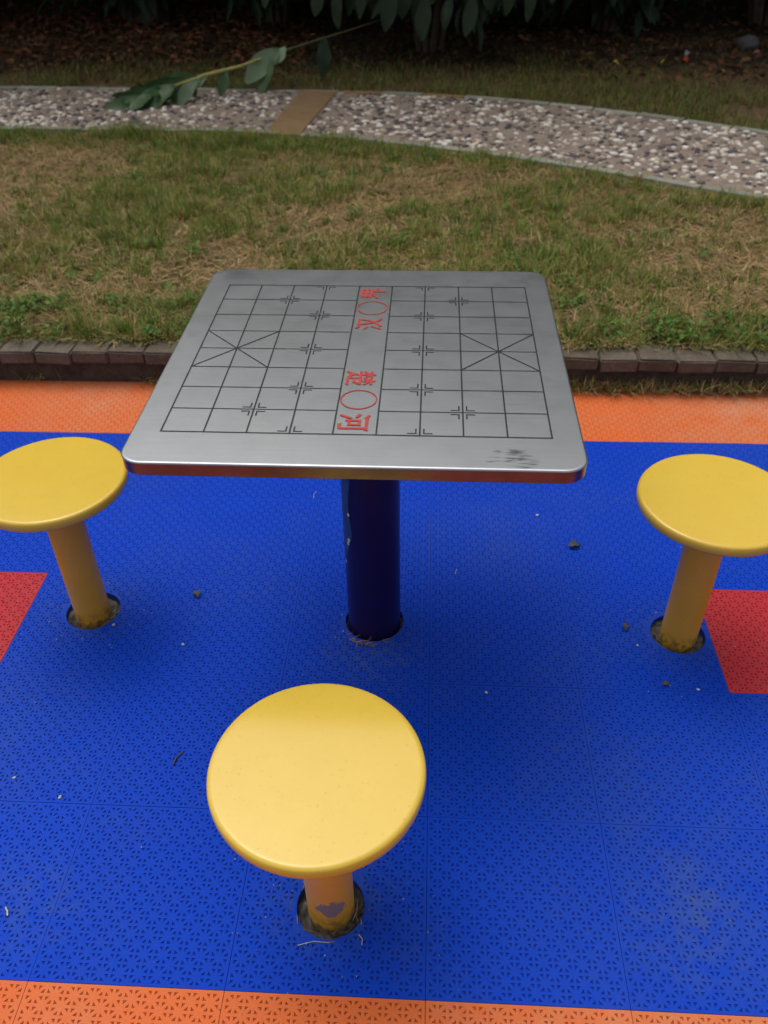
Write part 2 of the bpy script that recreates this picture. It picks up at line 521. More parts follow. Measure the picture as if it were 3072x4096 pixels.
# ------------------------------------------------------------------ chess table
TX, TY, TH, TT = 0.3400, 0.3515, 0.6691, 0.024
table = thing('chess_table', 'square steel chess table with printed board on a dark navy post', 'table', (TABLE_XY[0], TABLE_XY[1], 0), R(-0.2))
def rrect(hx, hy, r, n=10):
    P = []
    for cx, cy, a0 in ((hx - r, hy - r, 0), (-hx + r, hy - r, 90), (-hx + r, -hy + r, 180), (hx - r, -hy + r, 270)):
        for k in range(n + 1):
            t = R(a0 + 90 * k / n)
            P.append((cx + r * math.cos(t), cy + r * math.sin(t)))
    return P
def loft(name, rings, mats, cap_first=None, cap_last=None, matidx=None, smooth=40):
    bm = bmesh.new()
    L = [[bm.verts.new(p) for p in ring] for ring in rings]
    n = len(L[0])
    for k in range(len(L) - 1):
        for i in range(n):
            f = bm.faces.new((L[k][i], L[k][(i + 1) % n], L[k + 1][(i + 1) % n], L[k + 1][i]))
            if matidx: f.material_index = matidx[k]
    if cap_first is not None: bm.faces.new(L[0]).material_index = cap_first
    if cap_last is not None: bm.faces.new(L[-1]).material_index = cap_last
    return bm_mesh(name, bm, mats, smooth)
def trings(prof):
    return [[(x, y, z) for x, y in rrect(TX - d, TY - d, max(0.036 - d, 0.004))] for d, z in prof]
pr = [(0.0030 * (1 - math.sin(t)), TH - 0.0030 * (1 - math.cos(t))) for t in np.linspace(0, math.pi / 2, 6)]
top = loft('tabletop', trings([(0.0062, TH), (0.0050, TH)] + pr), STEEL, cap_first=0)
mobj('tabletop', top, table)
z1 = TH - 0.0030
edge = loft('tabletop_edge', trings([(0.0004, z1 - 0.0002), (0.0004, TH - TT + 0.002), (0.0024, TH - TT), (0.012, TH - TT + 0.001)]), [EDGE], cap_last=0)
mobj('tabletop_edge', edge, table)
# underside frame and post
def lathe(name, prof, mats, n=48, matidx=None, smooth=40, cap0=False, cap1=False):
    rings = [[(r * math.cos(2 * math.pi * k / n), r * math.sin(2 * math.pi * k / n), z) for k in range(n)] for r, z in prof]
    return loft(name, rings, mats, 0 if cap0 else None, 0 if cap1 else None, matidx, smooth)
PR = 0.0574
mobj('post', lathe('post', [(PR, -0.0200), (PR, 0.6), (PR, TH - TT + 0.0005)], NAVY, 56), table)
mobj('mounting_plate', lathe('mounting_plate', [(PR + 0.0006, TH - TT - 0.006), (0.13, TH - TT - 0.006), (0.13, TH - TT - 0.0005)], NAVY, 40), table)
# lighter blue strip on the left of the post with white flakes on its edge
bm = bmesh.new(); rr = PR + 0.0007
az = np.linspace(R(140), R(228), 14); zz = np.linspace(0.195, 0.56, 18)
gr = [[None] * len(az) for _ in zz]
for k, z in enumerate(zz):
    for i, t in enumerate(az):
        tt = t - (R(4) * math.sin(z * 40) + R(20) * max(0, 1 - (z - 0.195) / 0.09)) * (i / 13.0)
        gr[k][i] = bm.verts.new((rr * math.cos(tt), rr * math.sin(tt), z))
for k in range(len(zz) - 1):
    for i in range(len(az) - 1): bm.faces.new((gr[k][i], gr[k][i + 1], gr[k + 1][i + 1], gr[k + 1][i]))
strip_o = mobj('post_strip', bm_mesh('post_strip', bm, STRIP, 60), table)
strip_o['label'] = 'lighter blue strip down the left of the post'
for z, t, s_ in ((0.198, 206, 0.0035), (0.256, 219, 0.0045), (0.266, 222, 0.0045), (0.332, 224, 0.004)):
    bm = bmesh.new()
    q = [bm.verts.new(((rr + 0.0008) * math.cos(R(t) + s_ / PR * dx), (rr + 0.0008) * math.sin(R(t) + s_ / PR * dx), z + s_ * dz)) for dx, dz in ((-.9, -.6), (.1, -1.2), (.9, -.2), (.5, 1.1), (-.6, .8))]
    bm.faces.new(q)
    mobj('paint_flake', bm_mesh('paint_flake', bm, FLAKE), table)

# printed board: 10 lines along x, 9 along y
GX, GY = 0.2941, 0.2687
ZI = TH + 0.0004
LW = 0.0024
def xs(i): return -GX + 2 * GX * i / 9
def ys(j): return GY - 2 * GY * j / 8
bm = bmesh.new()
def seg(x0, y0, x1, y1, w=LW, ext=0.0, z=ZI):
    d = Vector((x1 - x0, y1 - y0)); L = d.length; d /= L
    n = Vector((-d.y, d.x)) * w / 2
    p0 = Vector((x0, y0)) - d * ext; p1 = Vector((x1, y1)) + d * ext
    bm.faces.new([bm.verts.new((q.x, q.y, z)) for q in (p0 + n, p0 - n, p1 - n, p1 + n)])
for i in range(10): seg(xs(i), ys(0), xs(i), ys(8), LW * 1.1, LW / 2)
for j in range(9):
    if j in (0, 8): seg(xs(0), ys(j), xs(9), ys(j), LW, 0, ZI + 0.00012)
    else:
        seg(xs(0), ys(j), xs(4), ys(j), LW * 0.8, 0, ZI + 0.00012); seg(xs(5), ys(j), xs(9), ys(j), LW * 0.8, 0, ZI + 0.00012)
for i0 in (0, 7):
    seg(xs(i0), ys(3), xs(i0 + 2), ys(5), LW * .9, 0, ZI + 0.00024); seg(xs(i0), ys(5), xs(i0 + 2), ys(3), LW * .9, 0, ZI + 0.00036)
gp = 0.0060; ln = 0.0130
for i, j in [(2, 1), (2, 7), (7, 1), (7, 7)] + [(i, j) for i in (3, 6) for j in (0, 2, 4, 6, 8)]:
    for sx in (-1, 1):
        for sy in (-1, 1):
            if (j == 0 and sy > 0) or (j == 8 and sy < 0): continue
            x, y = xs(i) + sx * gp, ys(j) + sy * gp
            seg(x - sx * LW / 2, y, x + sx * ln, y, LW, 0, ZI); seg(x, y + sy * LW / 2, x, y + sy * ln, LW, 0, ZI)
mobj('printed_grid', bm_mesh('printed_grid', bm, INK), table)
def glyph(ch, x, y, rz):
    cu = bpy.data.curves.new('glyph', 'FONT')
    cu.body = ch; cu.align_x = 'CENTER'; cu.align_y = 'CENTER'; cu.size = 1.0
    cu.offset = 0.013; cu.resolution_u = 3
    o = link(bpy.data.objects.new('glyph', cu))
    me = bpy.data.meshes.new_from_object(o.evaluated_get(bpy.context.evaluated_depsgraph_get()))
    bpy.data.objects.remove(o); bpy.data.curves.remove(cu)
    n = len(me.vertices); co = np.zeros(n * 3, np.float32); me.vertices.foreach_get('co', co); co = co.reshape(-1, 3)
    mn, mx = co.min(0), co.max(0)
    co[:, :2] -= (mn[:2] + mx[:2]) / 2
    co[:, 0] *= 0.048 / (mx[0] - mn[0]); co[:, 1] *= 0.050 / (mx[1] - mn[1]); co[:, 2] = 0
    me.vertices.foreach_set('co', co.ravel()); me.materials.clear(); me.materials.append(REDINK); me.update()
    return mobj('printed_character', me, table, (x, y, ZI + 0.0005), (0, 0, rz))
for ch, y, rz in (('\u695a', -0.099, -90), ('\u6cb3', -0.2344, -90), ('\u6c49', 0.1016, 90), ('\u754c', 0.2346, 90)):
    glyph(ch, -0.003, y, R(rz))
for y in (-0.1674, 0.1686):
    bm = bmesh.new(); N = 48
    a0 = [bm.verts.new((0.0296 * math.cos(2 * math.pi * k / N), 0.0296 * math.sin(2 * math.pi * k / N), 0)) for k in range(N)]
    a1 = [bm.verts.new((0.0274 * math.cos(2 * math.pi * k / N), 0.0274 * math.sin(2 * math.pi * k / N), 0)) for k in range(N)]
    for k in range(N): bm.faces.new((a0[k], a0[(k + 1) % N], a1[(k + 1) % N], a1[k]))
    mobj('printed_ring', bm_mesh('printed_ring', bm, REDINK), table, (-0.001, y, ZI + 0.0005))

# ------------------------------------------------------------------ stools
SH, SR, SP = 0.3755, 0.1502, 0.0384
sp = [(0.0385, SH - 0.0235), (SR - 0.009, SH - 0.0245), (SR - 0.003, SH - 0.0225), (SR - 0.0004, SH - 0.018), (SR, SH - 0.010), (SR - 0.0008, SH - 0.0042), (SR - 0.0027, SH - 0.0014), (SR - 0.0062, SH - 0.0002), (SR - 0.0085, SH), (SR - 0.0105, SH)]
seat_top = [(0.0460, SH), (0.0445, SH), (0.0438, SH - 0.00004), (0.0431, SH), (0.0415, SH), (0.012, SH)]
seat_me = lathe('seat', sp + seat_top, YELLOW, 96, smooth=45, cap1=True)
post_me = {}
for nm, m in (('plain', YELLOW_P), ('chip', YELLOW_PC)):
    post_me[nm] = lathe('post_' + nm, [(SP, -0.0200), (SP, 0.06), (SP, 0.2), (SP, SH - 0.0240)], m, 48)
LBL = {'near': 'round yellow stool in front of the table, grey chip on its post',
       'left': 'round yellow stool left of the table, cut by the left frame edge',
       'right': 'round yellow stool right of the table beside the red tiles'}
for nm, (x, y) in STOOLS:
    st = thing('round_stool', LBL[nm], 'stool', (x, y, 0), {'near': 0, 'left': 1.1, 'right': 2.3}[nm], 'yellow stools round the table')
    if nm == 'near': st.rotation_euler = (0, 0, 0)
    mobj('seat', seat_me, st)
    mobj('post', post_me['chip' if nm == 'near' else 'plain'], st)
# the fourth stool of the set, behind the table, is not in the photograph

# ------------------------------------------------------------------ kerb
LZ = 0.12
def brick_me(name, lx, ly, lz, seed):
    r_ = random.Random(seed)
    bm = bmesh.new()
    bmesh.ops.create_cube(bm, size=1)
    for v in bm.verts: v.co = Vector((v.co.x * lx, v.co.y * ly, v.co.z * lz))
    bmesh.ops.bevel(bm, geom=list(bm.edges), offset=0.004, segments=2, affect='EDGES')
    for v in bm.verts: v.co += Vector([r_.uniform(-0.0022, 0.0022) for _ in range(3)])
    return bm_mesh(name, bm, BRICK, 50)
kerb = thing('kerb', 'low brown brick kerb between the orange tiles and the lawn', None, kind='structure')
ups = [brick_me('kerb_cap', 0.113 + 0.004 * (s_ % 2), 0.098, 0.040, s_) for s_ in range(4)]
los = [brick_me('kerb_face', 0.117, 0.080, 0.080, s_ + 9) for s_ in range(4)]
bm = bmesh.new(); bmesh.ops.create_cube(bm, size=1)
for v_ in bm.verts: v_.co = Vector((v_.co.x * 8.3, 1.098 + v_.co.y * 0.070, 0.042 + v_.co.z * 0.130))
mobj('mortar', bm_mesh('kerb_mortar', bm, MORTAR), kerb)
x = -4.0; k = 0
while x < 4.0:
    mobj('kerb_brick', ups[k % 4], kerb, (x, 1.091 + random.uniform(-0.006, 0.006), LZ - 0.025 + random.uniform(-0.005, 0.003)), (random.uniform(-.035, .035), random.uniform(-.03, .03), random.uniform(-.03, .03)))
    mobj('kerb_brick', los[(k + 1) % 4], kerb, (x + 0.055, 1.112 + random.uniform(-0.002, 0.002), LZ - 0.089), (0, 0, random.uniform(-.008, .008)))
    x += 0.1180; k += 1

# ------------------------------------------------------------------ lawn soil
def nonuni(a, b, lo, hi, fine, coarse):
    return np.unique(np.round(np.concatenate([np.arange(a, lo, coarse), np.arange(lo, hi, fine), np.arange(hi, b, coarse)]), 4))
def lawn_z(x, y):
    z = LZ - 0.014 + 0.016 * vnoise(x, y, 6, 3) + 0.008 * vnoise(x, y, 25, 4) - 0.012
    z = z - 0.008 * np.clip((1.25 - y) / 0.1, 0, 1)
    return z
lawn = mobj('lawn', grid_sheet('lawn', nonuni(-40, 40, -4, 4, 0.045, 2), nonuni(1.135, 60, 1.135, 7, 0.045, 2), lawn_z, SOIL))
tag(lawn, 'patchy dry lawn beyond the brick kerb', None, kind='structure')

# ------------------------------------------------------------------ pebble path
NEAR = np.array([(-6, 3.52), (-4, 3.60), (-2.3, 3.60), (-1.2, 3.57), (-.6, 3.49), (-.06, 3.33), (.52, 3.085), (.94, 2.865), (1.31, 2.63), (1.59, 2.47), (2.2, 2.08), (3.2, 1.40)])
FAR = np.array([(-6, 4.62), (-4, 4.67), (-2.7, 4.655), (-1.46, 4.58), (-.7, 4.53), (-.1, 4.46), (.32, 4.37), (.86, 4.17), (1.35, 3.92), (1.9, 3.56), (2.75, 2.95), (3.9, 2.1)])
def resamp(P, n):
    Q = []
    for k in range(len(P) - 1):       # Catmull-Rom
        p0, p1, p2, p3 = P[max(k - 1, 0)], P[k], P[k + 1], P[min(k + 2, len(P) - 1)]
        for t in np.linspace(0, 1, 12, endpoint=False):
            Q.append(0.5 * (2 * p1 + (p2 - p0) * t + (2 * p0 - 5 * p1 + 4 * p2 - p3) * t * t + (3 * p1 - p0 - 3 * p2 + p3) * t ** 3))
    Q.append(P[-1]); Q = np.array(Q)
    d = np.concatenate([[0], np.cumsum(np.linalg.norm(np.diff(Q, axis=0), axis=1))])
    s_ = np.linspace(0, d[-1], n)
    return np.stack([np.interp(s_, d, Q[:, 0]), np.interp(s_, d, Q[:, 1])], 1), d[-1]
NPT = 400
PN, LN = resamp(NEAR, NPT); PF, LF = resamp(FAR, NPT)
def path_pt(t, s_):
    k = np.clip(np.asarray(t) * (NPT - 1), 0, NPT - 1.001); i = k.astype(int); f = (k - i)[..., None]
    a_ = PN[i] * (1 - f) + PN[i + 1] * f; b_ = PF[i] * (1 - f) + PF[i + 1] * f
    s_ = np.asarray(s_)[..., None]
    return a_ * (1 - s_) + b_ * s_
PZ = LZ + 0.004
path = thing('path', 'curving exposed pebble path with stone edging across the lawn', None, kind='structure')
tt = np.linspace(0, 1, 160); ss = np.linspace(0.045, 0.955, 14)
TT_, SS_ = np.meshgrid(tt, ss)
pp = path_pt(TT_, SS_)
V = np.concatenate([pp, (PZ + 0.004 * vnoise(pp[..., 0], pp[..., 1], 12, 8))[..., None]], -1).reshape(-1, 3)
i = (np.arange(13)[:, None] * 160 + np.arange(159)[None, :]).ravel()
Tr = np.concatenate([np.stack([i, i + 1, i + 161], 1), np.stack([i, i + 161, i + 160], 1)])
mobj('mortar_bed', mesh_np('mortar_bed', V, Tr, BED, smooth=True), path)
# tan cross strip
def slab(name, quad, z0, z1, mat, parent, bev=0.004):
    bm = bmesh.new()
    lo = [bm.verts.new((*q, z0)) for q in quad]; hi = [bm.verts.new((*q, z1)) for q in quad]
    bm.faces.new(lo[::-1]); bm.faces.new(hi)
    for q in range(4): bm.faces.new((lo[q], lo[(q + 1) % 4], hi[(q + 1) % 4], hi[q]))
    bmesh.ops.recalc_face_normals(bm, faces=bm.faces)
    bmesh.ops.bevel(bm, geom=list(bm.edges), offset=bev, segments=1, affect='EDGES')
    return mobj(name, bm_mesh(name, bm, mat), parent)
SA, SB = np.array((-0.775, 3.50)), np.array((-0.575, 3.475))
SC, SD = np.array((-0.468, 4.47)), np.array((-0.70, 4.50))
slab('cross_slab', [SA, SB, SC, SD], PZ - 0.03, PZ + 0.010, TAN, path)
# edging
def edging(s0, s1, length, tan_at):
    n = int(max(LN, LF) / length)
    for q in range(n):
        t0, t1 = q / n + 0.0005, (q + 1) / n - 0.0005
        quad = path_pt(np.array([t0, t1, t1, t0]), np.array([s0, s0, s1, s1]))
        slab('edging_stone', quad, PZ - 0.04, PZ + 0.009 + random.uniform(-0.003, 0.003), TAN if any(abs(quad[:, 0].mean() - x_) < 0.13 for x_ in tan_at) else EDGING, path, 0.003)
edging(0.948, 1.0, 0.26, (-0.35, 0.2))
edging(0.0, 0.045, 0.30, (-5.0,))
# pebbles
ico = bmesh.new(); bmesh.ops.create_icosphere(ico, subdivisions=2, radius=1.0)
IV = np.array([v.co[:] for v in ico.verts]); IT = np.array([[v.index for v in f.verts] for f in ico.faces]); ico.free()
keep = (IV[IT][:, :, 2].max(1) > -0.15); IT = IT[keep]
used = np.unique(IT); remap = -np.ones(len(IV), int); remap[used] = np.arange(len(used)); IV = IV[used]; IT = remap[IT]
def pebble_shape(seed):
    r_ = np.random.default_rng(seed)
    d = np.array([r_.normal(size=3) for _ in range(4)]); d /= np.linalg.norm(d, axis=1)[:, None]
    k = 1 + 0.13 * np.sin(2.3 * (IV @ d.T) + r_.uniform(0, 6, 4)).sum(1) / 2
    return IV * k[:, None]
SHAPES = [pebble_shape(q) for q in range(7)]
PCOL = [((0.60, 0.56, 0.50), .22), ((0.52, 0.44, 0.36), .18), ((0.36, 0.29, 0.23), .12), ((0.048, 0.048, 0.054), .22), ((0.085, 0.068, 0.062), .16), ((0.21, 0.16, 0.135), .10)]
pc = np.array([c for c, w in PCOL]); pw = np.array([w for c, w in PCOL]); pw /= pw.sum()
NP = 40000
t_ = rng.uniform(0.04, 0.94, NP); s_ = rng.uniform(0.055, 0.945, NP)
pts = path_pt(t_, s_)
sz = 0.0068 + 0.0125 * rng.random(NP) ** 2.0
# strip clearance and dart throwing on a grid
def in_strip(p):
    f = (p[:, 1] - 3.49) / 1.0
    xl = SA[0] + (SD[0] - SA[0]) * f; xr = SB[0] + (SC[0] - SB[0]) * f
    return (p[:, 0] > xl - 0.015) & (p[:, 0] < xr + 0.015)
ok = ~in_strip(pts)
occ = {}; sel = []
order = np.argsort(-sz)
for q in order:
    if not ok[q]: continue
    x_, y_ = pts[q]; cx, cy = int(x_ // 0.04), int(y_ // 0.04); bad = False
    for ax in (-1, 0, 1):
        for ay in (-1, 0, 1):
            for r in occ.get((cx + ax, cy + ay), ()):
                if (pts[r][0] - x_) ** 2 + (pts[r][1] - y_) ** 2 < (0.92 * (sz[q] + sz[r])) ** 2: bad = True; break
            if bad: break
        if bad: break
    if not bad: occ.setdefault((cx, cy), []).append(q); sel.append(q)
sel = np.array(sel)
# drop some so that mortar shows, keep in patches
sel = sel[rng.random(len(sel)) < 0.36 + 0.42 * vnoise(pts[sel, 0], pts[sel, 1], 5, 21)]
ci = rng.choice(len(pc), len(sel), p=pw)
camp = np.array(cam.matrix_world.translation)
pz = PZ + 0.003
P3 = np.concatenate([pts[sel], np.full((len(sel), 1), pz)], 1)
Mi = np.array(cam.matrix_world.inverted())
q4 = np.concatenate([P3, np.ones((len(P3), 1))], 1) @ Mi.T
fpx = 3390.7 / 4
u = 384 + fpx * q4[:, 0] / -q4[:, 2]; v = 512 - fpx * q4[:, 1] / -q4[:, 2]
inview = (u > 0) & (u < 768) & (v > 0) & (v < 1024)
app = np.where(inview, sz[sel] / -q4[:, 2], 0)
big = np.argsort(-app)[:300]; bigset = np.zeros(len(sel), bool); bigset[big] = True
PMESH = {}
for c_ in range(len(pc)):
    for sh in range(3):
        PMESH[c_, sh] = mesh_np('pebble', SHAPES[sh + c_ % 4], IT, PEB, np.tile(pc[c_], (len(IV), 1)), True)
bv, bt, bc = [], [], []; nv = 0
for k, q in enumerate(sel):
    sx, sy, s3 = sz[q] * rng.uniform(0.9, 1.3), sz[q] * rng.uniform(0.7, 1.0), sz[q] * rng.uniform(0.35, 0.62)
    rz = rng.uniform(0, 6.28)
    if bigset[k]:
        o = mobj('pebble', PMESH[ci[k], k % 3], path, (pts[q][0], pts[q][1], pz), (0, 0, rz)); o.scale = (sx, sy, s3)
    else:
        Vv = SHAPES[k % 7] * (sx, sy, s3)
        c_, s2 = math.cos(rz), math.sin(rz)
        Vv = np.stack([Vv[:, 0] * c_ - Vv[:, 1] * s2 + pts[q][0], Vv[:, 0] * s2 + Vv[:, 1] * c_ + pts[q][1], Vv[:, 2] + pz], 1)
        bv.append(Vv); bt.append(IT + nv); nv += len(Vv)
        bc.append(np.tile(pc[ci[k]] * rng.uniform(0.8, 1.2), (len(Vv), 1)))
o = mobj('pebbles', mesh_np('pebbles', np.concatenate(bv), np.concatenate(bt), PEB, np.concatenate(bc), True), path)
o['kind'] = 'stuff'

# ------------------------------------------------------------------ grass
def blades(P, h, w, az, lean, curl, col, ups=None):
    """P (N,3) roots; 5-vertex blades"""
    N = len(P)
    d = np.stack([np.cos(az), np.sin(az), 0 * az], 1)
    sd = np.stack([-np.sin(az), np.cos(az), 0 * az], 1)
    up = np.array([0, 0, 1.0])
    def at(f):
        hor = h * (np.sin(lean) * f + curl * f * f)
        ver = h * (np.cos(lean) * f - 0.35 * curl * f * f)
        return P + d * hor[:, None] + up * np.maximum(ver, 0.002)[:, None]
    a_ = P; m = at(0.55); t = at(1.0)
    w_ = (w / 2)[:, None]
    V = np.stack([a_ - sd * w_, a_ + sd * w_, m - sd * w_ * .8, m + sd * w_ * .8, t], 1).reshape(-1, 3)
    b = np.arange(N)[:, None] * 5
    Tr = np.stack([b + 0, b + 1, b + 3, b + 0, b + 3, b + 2, b + 2, b + 3, b + 4], 2).reshape(-1, 3)
    C = np.repeat(col, 5, axis=0)
    return V, Tr, C

def path_dist(p):
    """positive outside the path: >0 near side / far side distance, <0 on the path"""
    ny = np.interp(p[:, 0], PN[:, 0], PN[:, 1]); fy = np.interp(p[:, 0], PF[:, 0], PF[:, 1])
    return np.maximum(ny - p[:, 1], p[:, 1] - fy)

def fbm(x, y, f, s_): return 0.55 * vnoise(x, y, f, s_) + 0.3 * vnoise(x, y, f * 2.3, s_ + 1) + 0.15 * vnoise(x, y, f * 5.1, s_ + 2)
def scatter(n, x0, x1, y0, y1):
    p = np.stack([rng.uniform(x0, x1, n), rng.uniform(y0, y1, n)], 1)
    return p
GREENS = np.array([(0.115, 0.185, 0.024), (0.160, 0.225, 0.033), (0.078, 0.148, 0.020), (0.205, 0.220, 0.044), (0.27, 0.225, 0.064)])
STRAWS = np.array([(0.36, 0.240, 0.104), (0.28, 0.180, 0.076), (0.45, 0.320, 0.16), (0.20, 0.122, 0.053)])
# green tufts on the near lawn
def tufts(cen, nb, rad, h0, h1):
    k = np.repeat(np.arange(len(cen)), nb); n = len(k)
    off = rng.normal(0, 1, (n, 2)) * rad[k][:, None]
    p = cen[k] + off
    az = np.arctan2(off[:, 1], off[:, 0]) + rng.normal(0, 0.9, n)
    lean = np.clip(np.linalg.norm(off, axis=1) / 0.05, 0.05, 1.1) * rng.uniform(0.3, 1.0, n)
    return p, k, az, lean, rng.uniform(h0, h1, n)
c0 = scatter(24500, -4.9, 3.5, 1.125, 3.64)
gn = fbm(c0[:, 0], c0[:, 1], 1.7, 31)
edge_k = np.clip(1 - (c0[:, 1] - 1.15) / 0.30, 0, 1) * np.clip((vnoise(c0[:, 0], c0[:, 1], 3, 77) - 0.05) * 2.2, 0.15, 1)
pdv = path_dist(c0)
edge_p = np.clip(1 - np.abs(pdv - 0.12) / 0.22, 0, 1) * np.clip((vnoise(c0[:, 0], c0[:, 1], 3, 78) - 0.1) * 2, 0.1, 1)
prob = np.clip((gn - 0.32) * 2.9, 0.16, 0.9) + 0.75 * edge_k + 0.8 * edge_p
kp = (rng.random(len(c0)) < prob * 0.66) & (pdv > -0.02)
c0 = c0[kp]; gk = np.clip((gn[kp] - 0.3) * 2 + 0.6 * edge_k[kp] + 0.4 * edge_p[kp], 0.1, 1.2)
nb = rng.integers(10, 34, len(c0)); rad = rng.uniform(0.008, 0.026, len(c0))
p, k_, az_, lean_, h = tufts(c0, nb, rad, 0.028, 0.075)
h = h * (0.65 + 0.5 * gk[k_]) * rng.uniform(0.6, 1.25, len(c0))[k_]
ok_ = (path_dist(p) > -0.07) & (p[:, 1] > 1.095); p, k_, az_, lean_, h = p[ok_], k_[ok_], az_[ok_], lean_[ok_], h[ok_]
n = len(p)
P = np.concatenate([p, lawn_z(p[:, 0], p[:, 1])[:, None] + 0.001], 1)
tcol = GREENS[rng.choice(5, len(c0), p=[.3, .25, .2, .15, .1])] * rng.uniform(0.75, 1.25, (len(c0), 1))
gcol = tcol[k_] * rng.uniform(0.75, 1.25, (n, 1))
dead = rng.random(n) < 0.14
gcol[dead] = STRAWS[rng.integers(0, 4, dead.sum())]
G1 = blades(P, h, rng.uniform(0.0022, 0.0046, n), az_, lean_, rng.uniform(0, 0.7, n), gcol)
# thin scatter of single blades
p = scatter(77000, -4.9, 3.5, 1.14, 3.62); gn = fbm(p[:, 0], p[:, 1], 1.7, 31)
p = p[(rng.random(len(p)) < np.clip((gn - 0.2) * 1.6, 0.1, 1)) & (path_dist(p) > 0)]; n = len(p)
P = np.concatenate([p, lawn_z(p[:, 0], p[:, 1])[:, None] + 0.001], 1)
gcol = GREENS[rng.integers(0, 5, n)] * rng.uniform(0.7, 1.2, (n, 1))
G0 = blades(P, rng.uniform(0.018, 0.05, n), rng.uniform(0.002, 0.004, n), rng.uniform(0, 6.283, n), rng.uniform(0.2, 1.1, n), rng.uniform(0, 0.7, n), gcol)
# strip beyond the path
p = scatter(245000, -5.2, 3.6, 3.4, 6.3)
pdv = path_dist(p); fy = np.interp(p[:, 0], PF[:, 0], PF[:, 1]); df = p[:, 1] - fy
gn = fbm(p[:, 0], p[:, 1], 2.5, 91)
prob = np.clip(1.15 - df / np.where(p[:, 0] > 0.7, 1.35, 0.85), 0.03, 1) * np.clip((gn - 0.28) * 2.6, 0.05, 1)
kp = (rng.random(len(p)) < prob * 0.7) & (df > -0.015)
p = p[kp]; n = len(p)
P = np.concatenate([p, lawn_z(p[:, 0], p[:, 1])[:, None] + 0.002], 1)
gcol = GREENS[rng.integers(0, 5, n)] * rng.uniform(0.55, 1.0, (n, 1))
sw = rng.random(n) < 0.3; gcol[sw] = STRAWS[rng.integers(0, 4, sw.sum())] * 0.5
G2 = blades(P, rng.uniform(0.03, 0.075, n), rng.uniform(0.003, 0.0055, n), rng.uniform(0, 6.283, n), rng.uniform(0.1, 0.8, n), rng.uniform(0, 0.7, n), gcol)
def join(*Gs):
    off = 0; V, Tr, C = [], [], []
    for v_, t_2, c_ in Gs: V.append(v_); Tr.append(t_2 + off); C.append(c_); off += len(v_)
    return np.concatenate(V), np.concatenate(Tr), np.concatenate(C)
V, Tr, C = join(G0, G1, G2)
tag(mobj('grass', mesh_np('grass', V, Tr, GRASS, C)), 'short green grass growing in tufts on the lawn', 'grass', kind='stuff')
# dry straw lying on the lawn
p = scatter(192000, -4.9, 3.5, 1.14, 3.62); gn = fbm(p[:, 0], p[:, 1], 2.2, 31)
kp = (path_dist(p) > 0.0) & (rng.random(len(p)) < np.clip(1.25 - gn, 0.2, 1)); p = p[kp]; n = len(p)
P = np.concatenate([p, lawn_z(p[:, 0], p[:, 1])[:, None] + rng.uniform(0.002, 0.016, (n, 1))], 1)
scol = STRAWS[rng.integers(0, 4, n)] * rng.uniform(0.6, 1.2, (n, 1))
D1 = blades(P, rng.uniform(0.03, 0.085, n), rng.uniform(0.0018, 0.0038, n), rng.uniform(0, 6.283, n), rng.uniform(1.15, 1.6, n), rng.uniform(0, 0.3, n), scol)
p = scatter(40000, -4.0, 3.6, 3.4, 6.6); df = p[:, 1] - np.interp(p[:, 0], PF[:, 0], PF[:, 1]); p = p[df > 0.01]; n = len(p)
P = np.concatenate([p, lawn_z(p[:, 0], p[:, 1])[:, None] + rng.uniform(0.002, 0.014, (n, 1))], 1)
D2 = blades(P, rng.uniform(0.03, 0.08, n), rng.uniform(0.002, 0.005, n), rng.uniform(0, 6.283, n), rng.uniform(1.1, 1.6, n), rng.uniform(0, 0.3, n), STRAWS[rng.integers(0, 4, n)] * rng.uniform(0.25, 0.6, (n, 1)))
# straw clumps at the foot of the kerb, mostly on the right
DD = []
for cx, cy, rad, cnt in ((0.72, 1.050, 0.09, 420), (1.02, 1.045, 0.10, 500), (0.55, 1.055, 0.05, 160), (1.22, 1.045, 0.08, 260), (1.5, 1.05, .1, 300), (-0.72, 1.055, 0.035, 60), (-1.13, 1.058, 0.03, 30), (0.86, 1.05, 0.2, 300)):
    p = np.stack([rng.normal(cx, rad, cnt), np.minimum(rng.normal(cy, 0.014, cnt), 1.069)], 1)
    P = np.concatenate([p, rng.uniform(0.001, 0.02, (cnt, 1))], 1)
    cc = np.where(rng.random((cnt, 1)) < 0.25, GREENS[rng.integers(0, 5, cnt)], STRAWS[rng.integers(0, 4, cnt)]) * rng.uniform(0.6, 1.15, (cnt, 1))
    DD.append(blades(P, rng.uniform(0.02, 0.06, cnt), rng.uniform(0.0018, 0.0035, cnt), rng.uniform(0, 6.283, cnt), rng.uniform(0.3, 1.5, cnt), rng.uniform(0, 0.5, cnt), cc))
n = 5200
kx = rng.uniform(-3.2, 3.2, n); kx = kx[rng.random(n) < np.clip((vnoise(kx, 0 * kx, 6, 12) - 0.1) * 1.6, 0.12, 1)]; n = len(kx)
P = np.stack([kx, rng.uniform(1.112, 1.150, n), np.full(n, LZ - 0.004)], 1)
gr_ = rng.random((n, 1)) < 0.55
KB = blades(P, rng.uniform(0.02, 0.06, n), rng.uniform(0.002, 0.004, n), rng.normal(-1.57, 0.8, n), rng.uniform(0.5, 1.4, n), rng.uniform(0.1, 0.6, n), np.where(gr_, GREENS[rng.integers(0, 5, n)], STRAWS[rng.integers(0, 4, n)]) * rng.uniform(0.6, 1.1, (n, 1)))
V, Tr, C = join(D1, D2, KB)
tag(mobj('dry_grass', mesh_np('dry_grass', V, Tr, STRAW, C)), 'dry brown straw lying between the grass tufts', 'dry grass', kind='stuff')
V, Tr, C = join(*DD)
